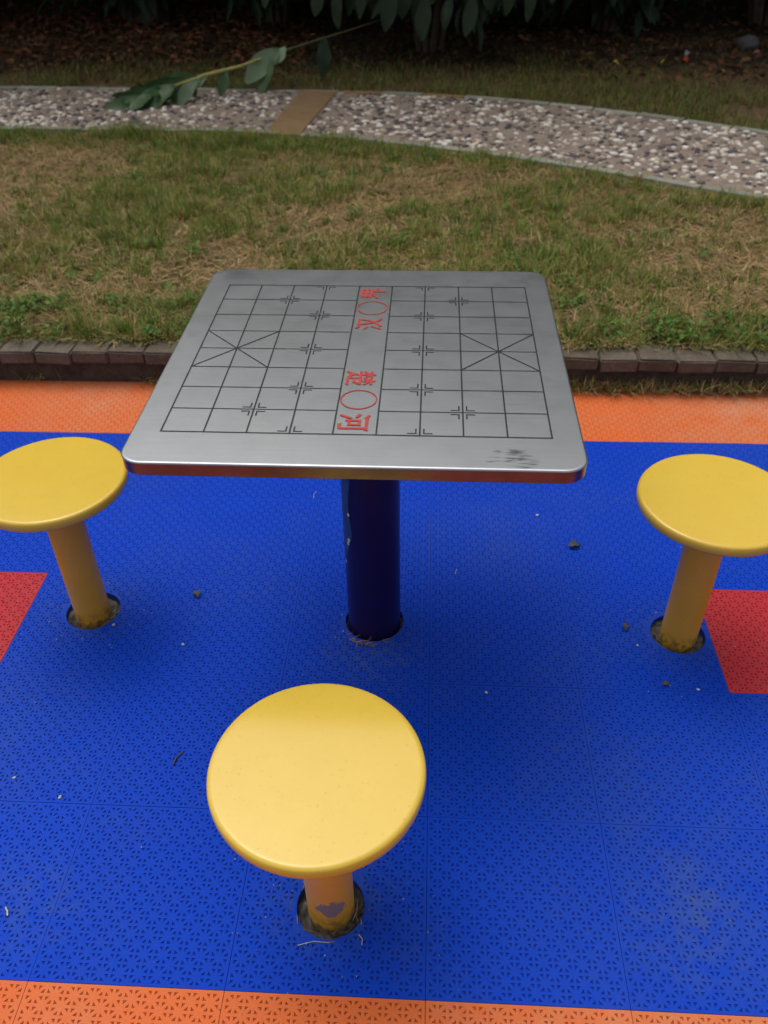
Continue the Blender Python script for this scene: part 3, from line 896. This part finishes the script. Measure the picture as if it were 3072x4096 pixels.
tag(mobj('kerb_straw', mesh_np('kerb_straw', V, Tr, STRAW, C)), 'dry grass caught at the foot of the brick kerb', 'dry grass', kind='stuff')

# leaf litter under the shrubs
def leaf_np(L, w, fold=0.25, droop=0.3, n=4):
    """folded lanceolate leaf along +x, root at the origin"""
    V = []; Tr = []
    for k in range(n + 1):
        f = k / n
        ww = w / 2 * (math.sin(math.pi * min(1, f * 0.94 + 0.03)) ** 0.8)
        z = -droop * L * f * f
        V += [(L * f, -ww, z + fold * ww), (L * f, 0, z), (L * f, ww, z + fold * ww)]
    for k in range(n):
        b = 3 * k
        for a_, c_ in ((0, 1), (1, 2)):
            Tr += [(b + a_, b + c_, b + c_ + 3), (b + a_, b + c_ + 3, b + a_ + 3)]
    return np.array(V), np.array(Tr)
def rotm(rz, ry, rx):
    return (Matrix.Rotation(rz, 3, 'Z') @ Matrix.Rotation(ry, 3, 'Y') @ Matrix.Rotation(rx, 3, 'X'))
def leaf_cloud(P, L, W_, RZ, RY, RX, fold=0.2, droop=0.25, n=2):
    base, T0 = leaf_np(1.0, 1.0, fold, droop, n)
    N = len(P); B = np.repeat(base[None], N, 0) * np.stack([L, W_, L], 1)[:, None, :]
    cz, sz_, cy, sy, cx, sx = np.cos(RZ), np.sin(RZ), np.cos(RY), np.sin(RY), np.cos(RX), np.sin(RX)
    Rm = np.stack([np.stack([cz * cy, cz * sy * sx - sz_ * cx, cz * sy * cx + sz_ * sx], 1),
                   np.stack([sz_ * cy, sz_ * sy * sx + cz * cx, sz_ * sy * cx - cz * sx], 1),
                   np.stack([-sy, cy * sx, cy * cx], 1)], 1)
    V = np.einsum('nij,nkj->nki', Rm, B) + P[:, None, :]
    Tr = (T0[None] + (np.arange(N) * len(base))[:, None, None]).reshape(-1, 3)
    return V.reshape(-1, 3), Tr, len(base)
wc = scatter(420, -1.7, -0.2, 1.15, 1.42); wc = np.concatenate([wc, scatter(160, 0.7, 1.7, 1.15, 1.3), scatter(220, -2.6, 2.2, 1.15, 3.4)])
wc = wc[(path_dist(wc) > 0.02) & (rng.random(len(wc)) < np.clip((vnoise(wc[:, 0], wc[:, 1], 4, 5) - 0.2) * 2, 0, 1))]
kk = np.repeat(np.arange(len(wc)), 14); n = len(kk); pw_ = wc[kk] + rng.normal(0, 0.016, (n, 2)); pw_[:, 1] = np.maximum(pw_[:, 1], 1.12)
P = np.concatenate([pw_, lawn_z(pw_[:, 0], pw_[:, 1])[:, None] + rng.uniform(0.012, 0.045, (n, 1))], 1)
V, Tr, nb = leaf_cloud(P, rng.uniform(0.012, 0.030, n), rng.uniform(0.008, 0.016, n), rng.uniform(0, 6.283, n), rng.normal(-0.1, 0.4, n), rng.normal(0, 0.4, n), 0.2, 0.2, 2)
C = np.repeat(np.array([(0.085, 0.17, 0.028)]) * rng.uniform(0.65, 1.3, (n, 1)), nb, axis=0)
tag(mobj('weeds', mesh_np('weeds', V, Tr, GRASS, C)), 'low broad leaved weeds among the grass along the kerb', 'weeds', kind='stuff')
p = scatter(26000, -5.5, 5.5, 4.7, 9.0)
fy = np.interp(p[:, 0], PF[:, 0], PF[:, 1]); df = p[:, 1] - fy
kp = rng.random(len(p)) < np.clip((df - 0.35) / 0.8, 0.02, 1) * np.where(p[:, 0] < -0.85, 1.0, np.where(p[:, 0] > 1.2, 0.30, 0.12)); p = p[kp & (df > 0.05)]; n = len(p)
P = np.concatenate([p, lawn_z(p[:, 0], p[:, 1])[:, None] + rng.uniform(0.004, 0.025, (n, 1))], 1)
V, Tr, nb = leaf_cloud(P, rng.uniform(0.03, 0.085, n), rng.uniform(0.02, 0.04, n), rng.uniform(0, 6.283, n), rng.normal(0, 0.35, n), rng.normal(0, 0.5, n), 0.3, 0.2, 2)
LIT = np.array([(0.17, 0.062, 0.028), (0.10, 0.040, 0.018), (0.20, 0.085, 0.038), (0.05, 0.028, 0.016), (0.09, 0.05, 0.022)])
C = np.repeat(LIT[rng.integers(0, 5, n)] * rng.uniform(0.7, 1.2, (n, 1)), nb, axis=0)
tag(mobj('leaf_litter', mesh_np('leaf_litter', V, Tr, STRAW, C)), 'fallen brown leaves on the bare soil under the shrubs', 'leaf litter', kind='stuff')

# ------------------------------------------------------------------ shrubs and trees
def tube(pts, rad, n=8):
    """tapered tube through pts -> V, T"""
    V, Tr = [], []
    pts = [Vector(q) for q in pts]
    for k, q in enumerate(pts):
        d = (pts[min(k + 1, len(pts) - 1)] - pts[max(k - 1, 0)]).normalized()
        a_ = d.orthogonal().normalized(); b = d.cross(a_)
        if k == 0: a0 = a_
        else:
            a_ = (a0 - d * a0.dot(d)).normalized(); b = d.cross(a_); a0 = a_
        r = rad[k] if hasattr(rad, '__len__') else rad
        for i_ in range(n):
            t = 2 * math.pi * i_ / n
            V.append(q + a_ * (r * math.cos(t)) + b * (r * math.sin(t)))
    for k in range(len(pts) - 1):
        for i_ in range(n):
            a1, b1 = k * n + i_, k * n + (i_ + 1) % n
            Tr += [(a1, b1, b1 + n), (a1, b1 + n, a1 + n)]
    return np.array([v_[:] for v_ in V]), np.array(Tr)
def tubes(name, lst, mat, n=7):
    G = []; off = 0; Vs, Ts = [], []
    for pts, rad in lst:
        v_, t_2 = tube(pts, rad, n); Vs.append(v_); Ts.append(t_2 + off); off += len(v_)
    return mesh_np(name, np.concatenate(Vs), np.concatenate(Ts), mat, smooth=True)

def shrub_meshes(seed, hgt, rad, nleaf):
    r_ = np.random.default_rng(seed)
    lst = []; tips = []
    for k in range(9):
        az = 2 * math.pi * k / 9 + r_.uniform(-.3, .3); rr_ = rad * r_.uniform(0.25, 0.8); hh = hgt * r_.uniform(0.6, 0.95)
        pts = [(0.08 * math.cos(az), 0.08 * math.sin(az), -0.03)]
        for f in (0.35, 0.7, 1.0):
            pts.append((rr_ * f ** 1.3 * math.cos(az) + r_.uniform(-.05, .05), rr_ * f ** 1.3 * math.sin(az) + r_.uniform(-.05, .05), hh * f))
        lst.append((pts, [0.028, 0.022, 0.014, 0.005])); tips += pts[1:]
    st = tubes('stems', lst, BARK)
    # leaves in clumps through the volume
    nc = 70
    u_ = r_.normal(size=(nc, 3)); u_ /= np.linalg.norm(u_, axis=1)[:, None]; q = r_.random(nc) ** 0.45
    cc = u_ * q[:, None] * (rad, rad, hgt * 0.42) + (0, 0, hgt * 0.56)
    cc[:, 2] = np.maximum(cc[:, 2], 0.18)
    P = cc[r_.integers(0, nc, nleaf)] + r_.normal(0, 0.13, (nleaf, 3)); P[:, 2] = np.maximum(P[:, 2], 0.10 + 0.15 * r_.random(nleaf))
    out = np.arctan2(P[:, 1], P[:, 0])
    V, Tr, nb = leaf_cloud(P, r_.uniform(0.13, 0.24, nleaf), r_.uniform(0.05, 0.085, nleaf), out + r_.normal(0, 0.9, nleaf), r_.normal(0.65, 0.45, nleaf), r_.normal(0, 0.5, nleaf), 0.2, 0.25, 3)
    return st, mesh_np('foliage', V, Tr, LEAF)
SM = [shrub_meshes(3, 2.3, 1.05, 4200), shrub_meshes(5, 2.0, 1.0, 4000)]
SHR = [((0.1, 5.95), 0, 1.0, 'large leafed dark shrub hanging over the grass at the top centre'),
       ((-2.55, 7.35), 1, 1.1, 'dark shrub in deep shade behind the litter at top left'),
       ((-4.3, 7.0), 0, 1.0, 'shaded shrub at the far left behind the pebble path'),
       ((-1.25, 7.2), 1, 1.05, 'dim shrub behind the arching leafy branch'),
       ((1.55, 6.75), 1, 1.0, 'dark shrub right of the large leafed one'),
       ((2.9, 7.0), 0, 1.0, 'shaded shrub behind the grey stone at top right'),
       ((4.4, 7.1), 1, 1.1, 'shaded shrub at the far right behind the lawn'),
       ((0.6, 7.5), 0, 1.1, 'tall dark shrub behind the hanging leaves')]
shrub0 = None
for k, ((x, y), m, sc, lb) in enumerate(SHR):
    o = thing('shrub', lb, 'shrub', (x, y, LZ - 0.02), k * 2.1, 'dark shrubs along the back'); o.scale = (sc, sc, sc)
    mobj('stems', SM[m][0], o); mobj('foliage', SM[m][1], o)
    if k == 0: shrub0 = o
# added hedge, keeps the sky-lit ground behind the shrubs out of view
hg = thing('hedge', 'added dense dark hedge closing the view behind the shrubs', 'hedge', (0, 8.9, LZ - 0.02))
nh = 26000
P = np.stack([rng.uniform(-11, 11, nh), rng.normal(0, 0.42, nh), rng.uniform(0.0, 2.6, nh) + 0.15 * rng.normal(size=nh)], 1); P[:, 2] = np.maximum(P[:, 2], 0.03)
V, Tr, nb = leaf_cloud(P, rng.uniform(0.12, 0.24, nh), rng.uniform(0.06, 0.11, nh), rng.uniform(0, 6.283, nh), rng.normal(0.5, 0.5, nh), rng.normal(0, 0.6, nh), 0.2, 0.25, 2)
mobj('foliage', mesh_np('added_hedge_foliage', V, Tr, LEAF_T), hg)
mobj('stems', tubes('added_hedge_stems', [([(x_, 0, -0.05), (x_ + 0.1, 0.05, 1.0), (x_ - 0.05, 0, 2.1)], [0.03, 0.022, 0.008]) for x_ in np.arange(-10.6, 10.8, 0.45)], BARK), hg)
# hero leaves hanging at the front of the central shrub
def hero_leaf(name, parent, root, direction, roll, L, w, mat, droop=0.35, local=True):
    V, Tr = leaf_np(L, w, random.uniform(0.1, 0.35), droop, 8)
    f_ = V[:, 0] / L; ph = random.uniform(0, 6)
    V[:, 2] += 0.05 * w * np.sin(f_ * 14 + ph) * np.sign(V[:, 1]) + random.uniform(-0.5, 0.5) * V[:, 1] * f_      # wavy margin, twist
    V[:, 1] += random.uniform(-0.08, 0.08) * L * np.sin(f_ * 3.1)                                           # sideways bend
    me = mesh_np(name, V, Tr, mat, smooth=True)
    d = Vector(direction).normalized()
    o = mobj(name, me, parent)
    nn = Vector((0.05, -1.0, 0.45)); nn = (nn - d * nn.dot(d)).normalized(); yy = nn.cross(d)
    M = Matrix((d, yy, nn)).transposed().to_4x4() @ Matrix.Rotation(roll, 4, 'X')
    W_ = Matrix.Translation(root) @ M
    o.matrix_world = W_ if parent is None else (parent.matrix_basis.inverted() @ W_)
    if parent is not None: o.matrix_basis = parent.matrix_basis.inverted() @ W_; 
    return o
tips = [(-0.975, 5.0, 0.50, .20), (-0.66, 5.0, 0.45, .22), (-0.51, 5.0, 0.37, .24), (-0.352, 5.02, 0.43, .22), (-0.189, 5.0, 0.36, .26), (-0.07, 5.03, 0.42, .22), (0.058, 4.98, 0.305, .26),
        (0.2, 5.05, 0.36, .2), (0.337, 5.0, 0.33, .24), (0.474, 4.97, 0.475, .2), (0.60, 5.0, 0.44, .22), (0.72, 5.0, 0.41, .22), (0.88, 5.05, 0.5, .2), (1.05, 5.1, 0.52, .2), (1.326, 5.2, 0.46, .22),
        (-0.28, 4.95, 0.56, .22), (0.12, 4.93, 0.52, .22), (0.36, 4.92, 0.56, .2), (-0.82, 5.1, 0.55, .22), (0.0, 5.1, 0.40, .2), (-0.45, 5.1, 0.55, .2), (0.78, 5.1, 0.55, .2)]
for k, (x, y, z, L) in enumerate(tips):
    dx, dy = random.uniform(-0.25, 0.25), random.uniform(-0.35, 0.05)
    d = Vector((dx, dy, -1)).normalized()
    tip = Vector((x, y, z + 0.02))
    hero_leaf('leaf', shrub0, tip - d * L, d, random.uniform(-0.6, 0.6) + math.pi / 2 * 0, L, L * random.uniform(0.34, 0.42), LEAF, 0.12)
# twigs that carry these leaves
tw = []
for k in range(7):
    x = -0.95 + k * 0.36
    tw.append(([(0.1 + (x - 0.1) * 0.3, 5.75, 1.05 + 0.1 * (k % 2)), (0.1 + (x - 0.1) * 0.8, 5.35, 0.98), (x, 5.02, 0.66)], [0.012, 0.009, 0.004]))
o = mobj('twigs', tubes('twigs', tw, BARK), shrub0); o.matrix_basis = shrub0.matrix_basis.inverted()

def tree_meshes(seed, H, cr, nleaf):
    r_ = np.random.default_rng(seed)
    trunk = [((0, 0, -0.05), (0.05, 0.03, 0.9), (0.02, -0.05, 2.0), (0.1, 0.0, 2.9), (0.05, 0.05, H * 0.8))]
    lst = [(trunk[0][:], [0.16, 0.13, 0.115, 0.09, 0.03])]
    for k in range(11):
        az = k * 2.4 + r_.uniform(-.4, .4); z0 = 2.0 + 0.25 * k * (H - 3) / 4.0; z0 = min(z0, H * 0.75); L = cr * r_.uniform(0.6, 0.95)
        lst.append(([(0.03, 0, z0), (L * .5 * math.cos(az), L * .5 * math.sin(az), z0 + 0.45), (L * math.cos(az), L * math.sin(az), z0 + 0.8)], [0.06, 0.04, 0.012]))
    tr = tubes('trunk', lst, BARK, 9)
    nc = 150
    u_ = r_.normal(size=(nc, 3)); u_ /= np.linalg.norm(u_, axis=1)[:, None]; q = r_.random(nc) ** 0.4
    zc = (H + 1.5) / 2
    cc = u_ * q[:, None] * (cr, cr, (H - 1.5) / 2) + (0, 0, zc)
    P = cc[r_.integers(0, nc, nleaf)] + r_.normal(0, 0.26, (nleaf, 3))
    V, Tr, nb = leaf_cloud(P, r_.uniform(0.16, 0.3, nleaf), r_.uniform(0.07, 0.13, nleaf), r_.uniform(0, 6.283, nleaf), r_.normal(0.4, 0.5, nleaf), r_.normal(0, 0.6, nleaf), 0.2, 0.25, 2)
    return tr, mesh_np('crown', V, Tr, LEAF_T)
TMS = [tree_meshes(11, 5.9, 2.6, 9000), tree_meshes(12, 5.5, 2.6, 8500)]
TR_ = [((-5.6, 7.4), 0, 'leftmost dark tree rising behind the shrubs'), ((-2.4, 7.3), 1, 'dark tree behind the shrubs left of centre'),
       ((0.6, 7.45), 0, 'dark tree directly behind the large leafed shrub'), ((3.5, 7.3), 1, 'dark tree behind the grey stone at top right'),
       ((6.6, 7.5), 0, 'rightmost dark tree rising behind the shrubs')]
for k, ((x, y), m, lb) in enumerate(TR_):
    o = thing('tree', lb, 'tree', (x, y, LZ - 0.02), k * 1.7, 'trees shading the back of the lawn')
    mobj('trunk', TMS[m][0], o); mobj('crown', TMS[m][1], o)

# ------------------------------------------------------------------ arching branch over the path
br = thing('leafy_branch', 'long green leafy branch arching down onto the pebble path', 'branch', (-1.733, 4.08, 0.131))
Binv = Matrix.Translation((1.733, -4.08, -0.131))
pts_b = [(-0.10, 5.45, 0.42), (-0.428, 5.1, 0.373), (-0.618, 4.85, 0.356), (-0.909, 4.6, 0.309), (-1.059, 4.45, 0.281), (-1.255, 4.33, 0.256), (-1.395, 4.25, 0.225), (-1.56, 4.15, 0.184), (-1.70, 4.09, 0.145)]
rad_b = [0.004, 0.005, 0.006, 0.0075, 0.009, 0.011, 0.010, 0.007, 0.003]
o = mobj('stem', tubes('stem', [([Vector(q) for q in pts_b[3:]], rad_b[3:])], STEM, 8), br); o.matrix_basis = Binv
o = mobj('stem', tubes('stem_dark', [([Vector(q) for q in pts_b[:4]], rad_b[:4])], STEMD, 8), br); o.matrix_basis = Binv
def bleaf(root, tip, w, roll, mat, droop=0.15):
    root, tip = Vector(root), Vector(tip); L = (tip - root).length
    hero_leaf('leaf', br, root, tip - root, roll, L, w, mat, droop)
bleaf((-0.84, 4.62, 0.345), (-1.03, 4.47, 0.185), 0.125, -0.35, LEAF_P, 0.12)
bleaf((-0.88, 4.58, 0.31), (-0.955, 4.45, 0.128), 0.105, 0.35, LEAF_B, 0.1)
bleaf((-0.80, 4.66, 0.35), (-0.90, 4.58, 0.27), 0.08, 0.3, LEAF_P, 0.1)
bleaf((-0.58, 4.89, 0.372), (-0.605, 4.86, 0.135), 0.095, 0.2, LEAF, 0.05)
bleaf((-1.145, 4.40, 0.285), (-1.185, 4.35, 0.128), 0.078, 0.1, LEAF_B, 0.05)
bleaf((-1.23, 4.34, 0.262), (-1.47, 4.14, 0.145), 0.085, 0.45, LEAF_B)
bleaf((-1.33, 4.28, 0.245), (-1.60, 4.14, 0.165), 0.10, -0.4, LEAF_B)
bleaf((-1.36, 4.27, 0.245), (-1.60, 4.20, 0.215), 0.095, -0.7, LEAF_B)
bleaf((-1.42, 4.22, 0.225), (-1.69, 4.03, 0.140), 0.10, 0.3, LEAF_B)
bleaf((-1.50, 4.18, 0.205), (-1.79, 4.07, 0.145), 0.09, -0.3, LEAF_B)
bleaf((-1.54, 4.16, 0.19), (-1.66, 3.97, 0.142), 0.085, 0.5, LEAF_B)
bleaf((-1.42, 4.24, 0.225), (-1.55, 4.03, 0.138), 0.085, 0.4, LEAF_B)
bleaf((-1.30, 4.30, 0.25), (-1.47, 4.22, 0.255), 0.075, -0.5, LEAF_B)
bleaf((-1.28, 4.31, 0.25), (-1.39, 4.12, 0.145), 0.08, 0.3, LEAF_B)
for q_ in range(16):
    f_ = random.uniform(0.0, 1.0); r0 = Vector(pts_b[5]).lerp(Vector(pts_b[8]), f_)
    t0 = r0 + Vector((random.uniform(-0.2, 0.02), random.uniform(-0.14, 0.08), random.uniform(-0.09, 0.03))); t0.z = max(t0.z, 0.137)
    bleaf(r0, t0, random.uniform(0.04, 0.075), random.uniform(-0.9, 0.9), LEAF_B, random.uniform(0.0, 0.3))
bleaf((-1.58, 4.14, 0.18), (-1.84, 4.01, 0.142), 0.08, 0.1, LEAF_B)
bleaf((-1.48, 4.20, 0.21), (-1.68, 4.15, 0.20), 0.08, -0.8, LEAF_B)

# ------------------------------------------------------------------ small litter and debris
def crumple(name, L, w, mat, seed):
    V, Tr = leaf_np(L, w, 0.12, 0.05, 6); r_ = np.random.default_rng(seed)
    V = V + r_.normal(0, 1, V.shape) * (L * 0.035, L * 0.07, L * 0.045); V[:, 2] += 0.15 * np.abs(V[:, 1]) + L * 0.10 * np.sin(V[:, 0] / L * 5); V[:, 2] -= V[:, 2].min()
    V[:, 0] -= L / 2
    return mesh_np(name, V, Tr, mat, smooth=False)
for k, (x, y, L, w, rz, lb) in enumerate([
        (0.505, 0.294, 0.034, 0.022, 0.4, 'crumpled brown leaf on blue tiles behind the right stool'),
        (-0.388, 0.090, 0.030, 0.016, 2.2, 'dark curled leaf on blue tiles beside the left stool'),
        (0.582, 0.024, 0.026, 0.012, 1.6, 'small dark leaf left of the right stool base'),
        (0.639, -0.137, 0.019, 0.011, 0.2, 'tiny dark leaf in front of the right stool base')]):
    tag(mobj('dry_leaf', crumple('dry_leaf', L, w, DRYLEAF, k), None, (x, y, 0.0008), (0, 0, rz)), lb, 'leaf', 'dry leaves on the tiles')
def straw(name, x, y, L, rz, r, mat, lb, bend=0.1):
    pts = [(-L / 2, 0, r), (0, L * bend, r * 1.5), (L / 2, 0, r)]
    tag(mobj(name, tubes(name, [([Vector(q) for q in pts], r)], mat, 5), None, (x, y, 0.0004), (0, 0, rz)), lb, 'twig')
TWIG = flat('dark_twig', (0.06, 0.04, 0.03), 0.8)
PALE = flat('pale_straw', (0.45, 0.40, 0.27), 0.8)
straw('twig', -0.323, -0.356, 0.032, 1.2, 0.0016, TWIG, 'short dark twig on blue tiles left of the near stool', 0.12)
straw('straw', -0.533, -0.659, 0.016, -1.0, 0.0015, PALE, 'pale straw bit on blue tiles near the lower left corner')
straw('straw', -0.025, -0.688, 0.05, 0.12, 0.0006, PALE, 'thin pale straw lying in front of the near stool base', 0.08)
straw('straw', 0.048, -0.678, 0.018, -1.2, 0.0007, PALE, 'short straw right of the near stool base', 0.2)
straw('straw', -0.157, 0.479, 0.03, 1.45, 0.0008, PALE, 'thin straw on blue tiles behind the table post')
straw('straw', 0.214, 0.191, 0.016, 1.3, 0.0008, PALE, 'short pale straw right of the table post')
CRUMB = flat('pale_crumb', (0.36, 0.40, 0.38), 0.8)
bm = bmesh.new(); bmesh.ops.create_icosphere(bm, subdivisions=1, radius=1)
for v_ in bm.verts: v_.co *= random.uniform(0.7, 1.2)
cr_me = bm_mesh('crumb', bm, CRUMB)
for x, y, s_, lb in [(-0.52, -0.446, .0042, 'pale crumb on blue tiles at the lower left'), (-0.383, -0.065, .0042, 'pale crumb right of the left stool'), (0.269, -0.172, .004, 'pale crumb on blue tiles right of the near stool seat'),
                     (0.701, -0.147, .0035, 'pale crumb beside the red tile on the right'), (-0.62, -0.409, .0035, 'pale crumb at the left edge of the blue tiles'), (-0.552, -0.012, .004, 'white crumb at the left stool base'),
                     (0.425, 0.412, .005, 'white crumb on blue tiles right of the table'), (0.60, -0.03, .003, 'small crumb left of the right stool post')]:
    o = mobj('crumb', cr_me, None, (x, y, s_ * 0.4), (0, 0, x * 9)); o.scale = (s_ * 1.2, s_ * 0.8, s_ * 0.5)
    tag(o, lb, 'crumb', 'crumbs on the tiles')
# grit and dry grass packed in the cut-outs round the posts
NM = ['the table post', 'the near stool post', 'the left stool post', 'the right stool post']
for k, (hx, hy, hr) in enumerate(HOLES):
    pr_ = PR if k == 0 else SP
    rings = 5; N = 40; V = []; Tr = []; C = []
    r_ = np.random.default_rng(50 + k)
    for q in range(rings):
        for i_ in range(N):
            t = 2 * math.pi * i_ / N; rr_ = (pr_ - 0.004) + (hr - 0.0005 - pr_ + 0.004) * q / (rings - 1)
            lumps = 0.006 * r_.random() + 0.006 * max(0, math.sin(t * 2 + k)) * (k in (1, 2, 3))
            V.append((rr_ * math.cos(t), rr_ * math.sin(t), -0.0198 + lumps))
            C.append(np.array((0.050, 0.044, 0.038)) * r_.uniform(0.3, 2.4))
    for q in range(rings - 1):
        for i_ in range(N):
            a1 = q * N + i_; b1 = q * N + (i_ + 1) % N
            Tr += [(a1, b1, b1 + N), (a1, b1 + N, a1 + N)]
    G = [(np.array(V), np.array(Tr), np.array(C))]
    n = 26 if k else 60
    t = r_.uniform(0, 6.283, n) if k else r_.normal(R(252), 0.35, n)
    rr_ = r_.uniform(pr_ + 0.002, hr + (0.006 if k else 0.02), n)
    P = np.stack([rr_ * np.cos(t), rr_ * np.sin(t), np.where(rr_ > hr, 0.0016, -0.010)], 1)
    G.append(blades(P, r_.uniform(0.006, 0.02, n), r_.uniform(0.0008, 0.002, n), t + 1.57 + r_.normal(0, 0.5, n), r_.uniform(0.9, 1.5, n), r_.uniform(0, .3, n), STRAWS[r_.integers(0, 4, n)] * (r_.uniform(0.25, 0.8, (n, 1)) if k else r_.uniform(0.5, 1.1, (n, 1)))))
    V, Tr, C = join(*G)
    tag(mobj('debris', mesh_np('debris', V, Tr, STRAW, C), None, (hx, hy, 0)), 'grit and dry grass packed round the foot of ' + NM[k], 'debris', kind='stuff')
# loose grit on the tiles, thickest round the posts and along the kerb
gp_ = [np.stack([rng.normal(hx, hr * 1.5, 90), rng.normal(hy - 0.02, hr * 1.3, 90)], 1) for hx, hy, hr in HOLES]
gp_ += [scatter(150, -1.3, 1.3, -0.75, 0.95), np.stack([rng.uniform(-1.4, 1.6, 420), 1.06 - np.abs(rng.normal(0, 0.035, 420))], 1)]
gp_ = np.concatenate(gp_)
for hx, hy, hr in HOLES: gp_ = gp_[np.hypot(gp_[:, 0] - hx, gp_[:, 1] - hy) > hr + 0.002]
gs = rng.uniform(0.0006, 0.0017, len(gp_)); tet = np.array([(1, 0, 0), (-.6, .9, 0), (-.5, -.8, 0), (0, 0, 1.1)]); tf = np.array([(0, 1, 3), (1, 2, 3), (2, 0, 3)])
ga = rng.uniform(0, 6.283, len(gp_)); ca_, sa_ = np.cos(ga)[:, None], np.sin(ga)[:, None]
V = np.stack([(tet[None, :, 0] * ca_ * 1.5 - tet[None, :, 1] * sa_) * gs[:, None] + gp_[:, :1], (tet[None, :, 0] * sa_ * 1.5 + tet[None, :, 1] * ca_) * gs[:, None] + gp_[:, 1:], tet[None, :, 2] * gs[:, None] + 0.0004 + 0 * ca_], 2).reshape(-1, 3)
Tr = (tf[None] + 4 * np.arange(len(gp_))[:, None, None]).reshape(-1, 3)
C = np.repeat(np.array([(0.10, 0.075, 0.05), (0.20, 0.17, 0.12), (0.05, 0.04, 0.03), (0.3, 0.28, 0.24)])[rng.integers(0, 4, len(gp_))], 4, axis=0)
tag(mobj('grit', mesh_np('grit', V, Tr, STRAW, C)), 'fine brown grit scattered over the tiles', 'grit', kind='stuff')
# litter beyond the path
STONE = flat('grey_stone', (0.075, 0.075, 0.078), 0.9, 0.3, 20)
bm = bmesh.new(); bmesh.ops.create_icosphere(bm, subdivisions=3, radius=1)
for v_ in bm.verts:
    k = 0.85 + 0.3 * vnoise(v_.co.x + 3, v_.co.y + v_.co.z * 1.7, 1.6, 5); v_.co *= float(k)
o = mobj('rock', bm_mesh('rock', bm, STONE, 30), None, (2.442, 5.88, 0.15)); o.scale = (0.085, 0.06, 0.05)
tag(o, 'grey rock on the litter at the top right', 'rock')
REDP = flat('red_scrap', (0.5, 0.06, 0.03), 0.6); WHP = flat('white_scrap', (0.7, 0.7, 0.72), 0.6); YEP = flat('yellow_leaf', (0.42, 0.30, 0.05), 0.7)
o = thing('wrapper', 'crumpled red and white scrap on the litter at right', 'litter', (1.887, 5.389, 0.12))
mobj('red_piece', crumple('red_piece', 0.055, 0.04, REDP, 61), o, (0, 0, 0.01), (0.9, 0.2, 0.5))
mobj('white_piece', crumple('white_piece', 0.045, 0.035, WHP, 62), o, (0.005, 0.01, 0.045), (0.7, 0.5, 1.9))
for k, (x, y, lb) in enumerate([(1.385, 5.245, 'yellow fallen leaf on litter left of the red scrap'), (2.026, 4.941, 'yellow fallen leaf on grass in front of the red scrap'), (2.12, 5.25, 'yellow fallen leaf on litter right of the red scrap'), (1.72, 5.3, 'yellow fallen leaf close beside the red scrap')]):
    tag(mobj('yellow_leaf', crumple('yellow_leaf', 0.05, 0.03, YEP, 70 + k), None, (x, y, 0.135), (0.4, 0.2, k * 1.3)), lb, 'leaf', 'yellow fallen leaves')
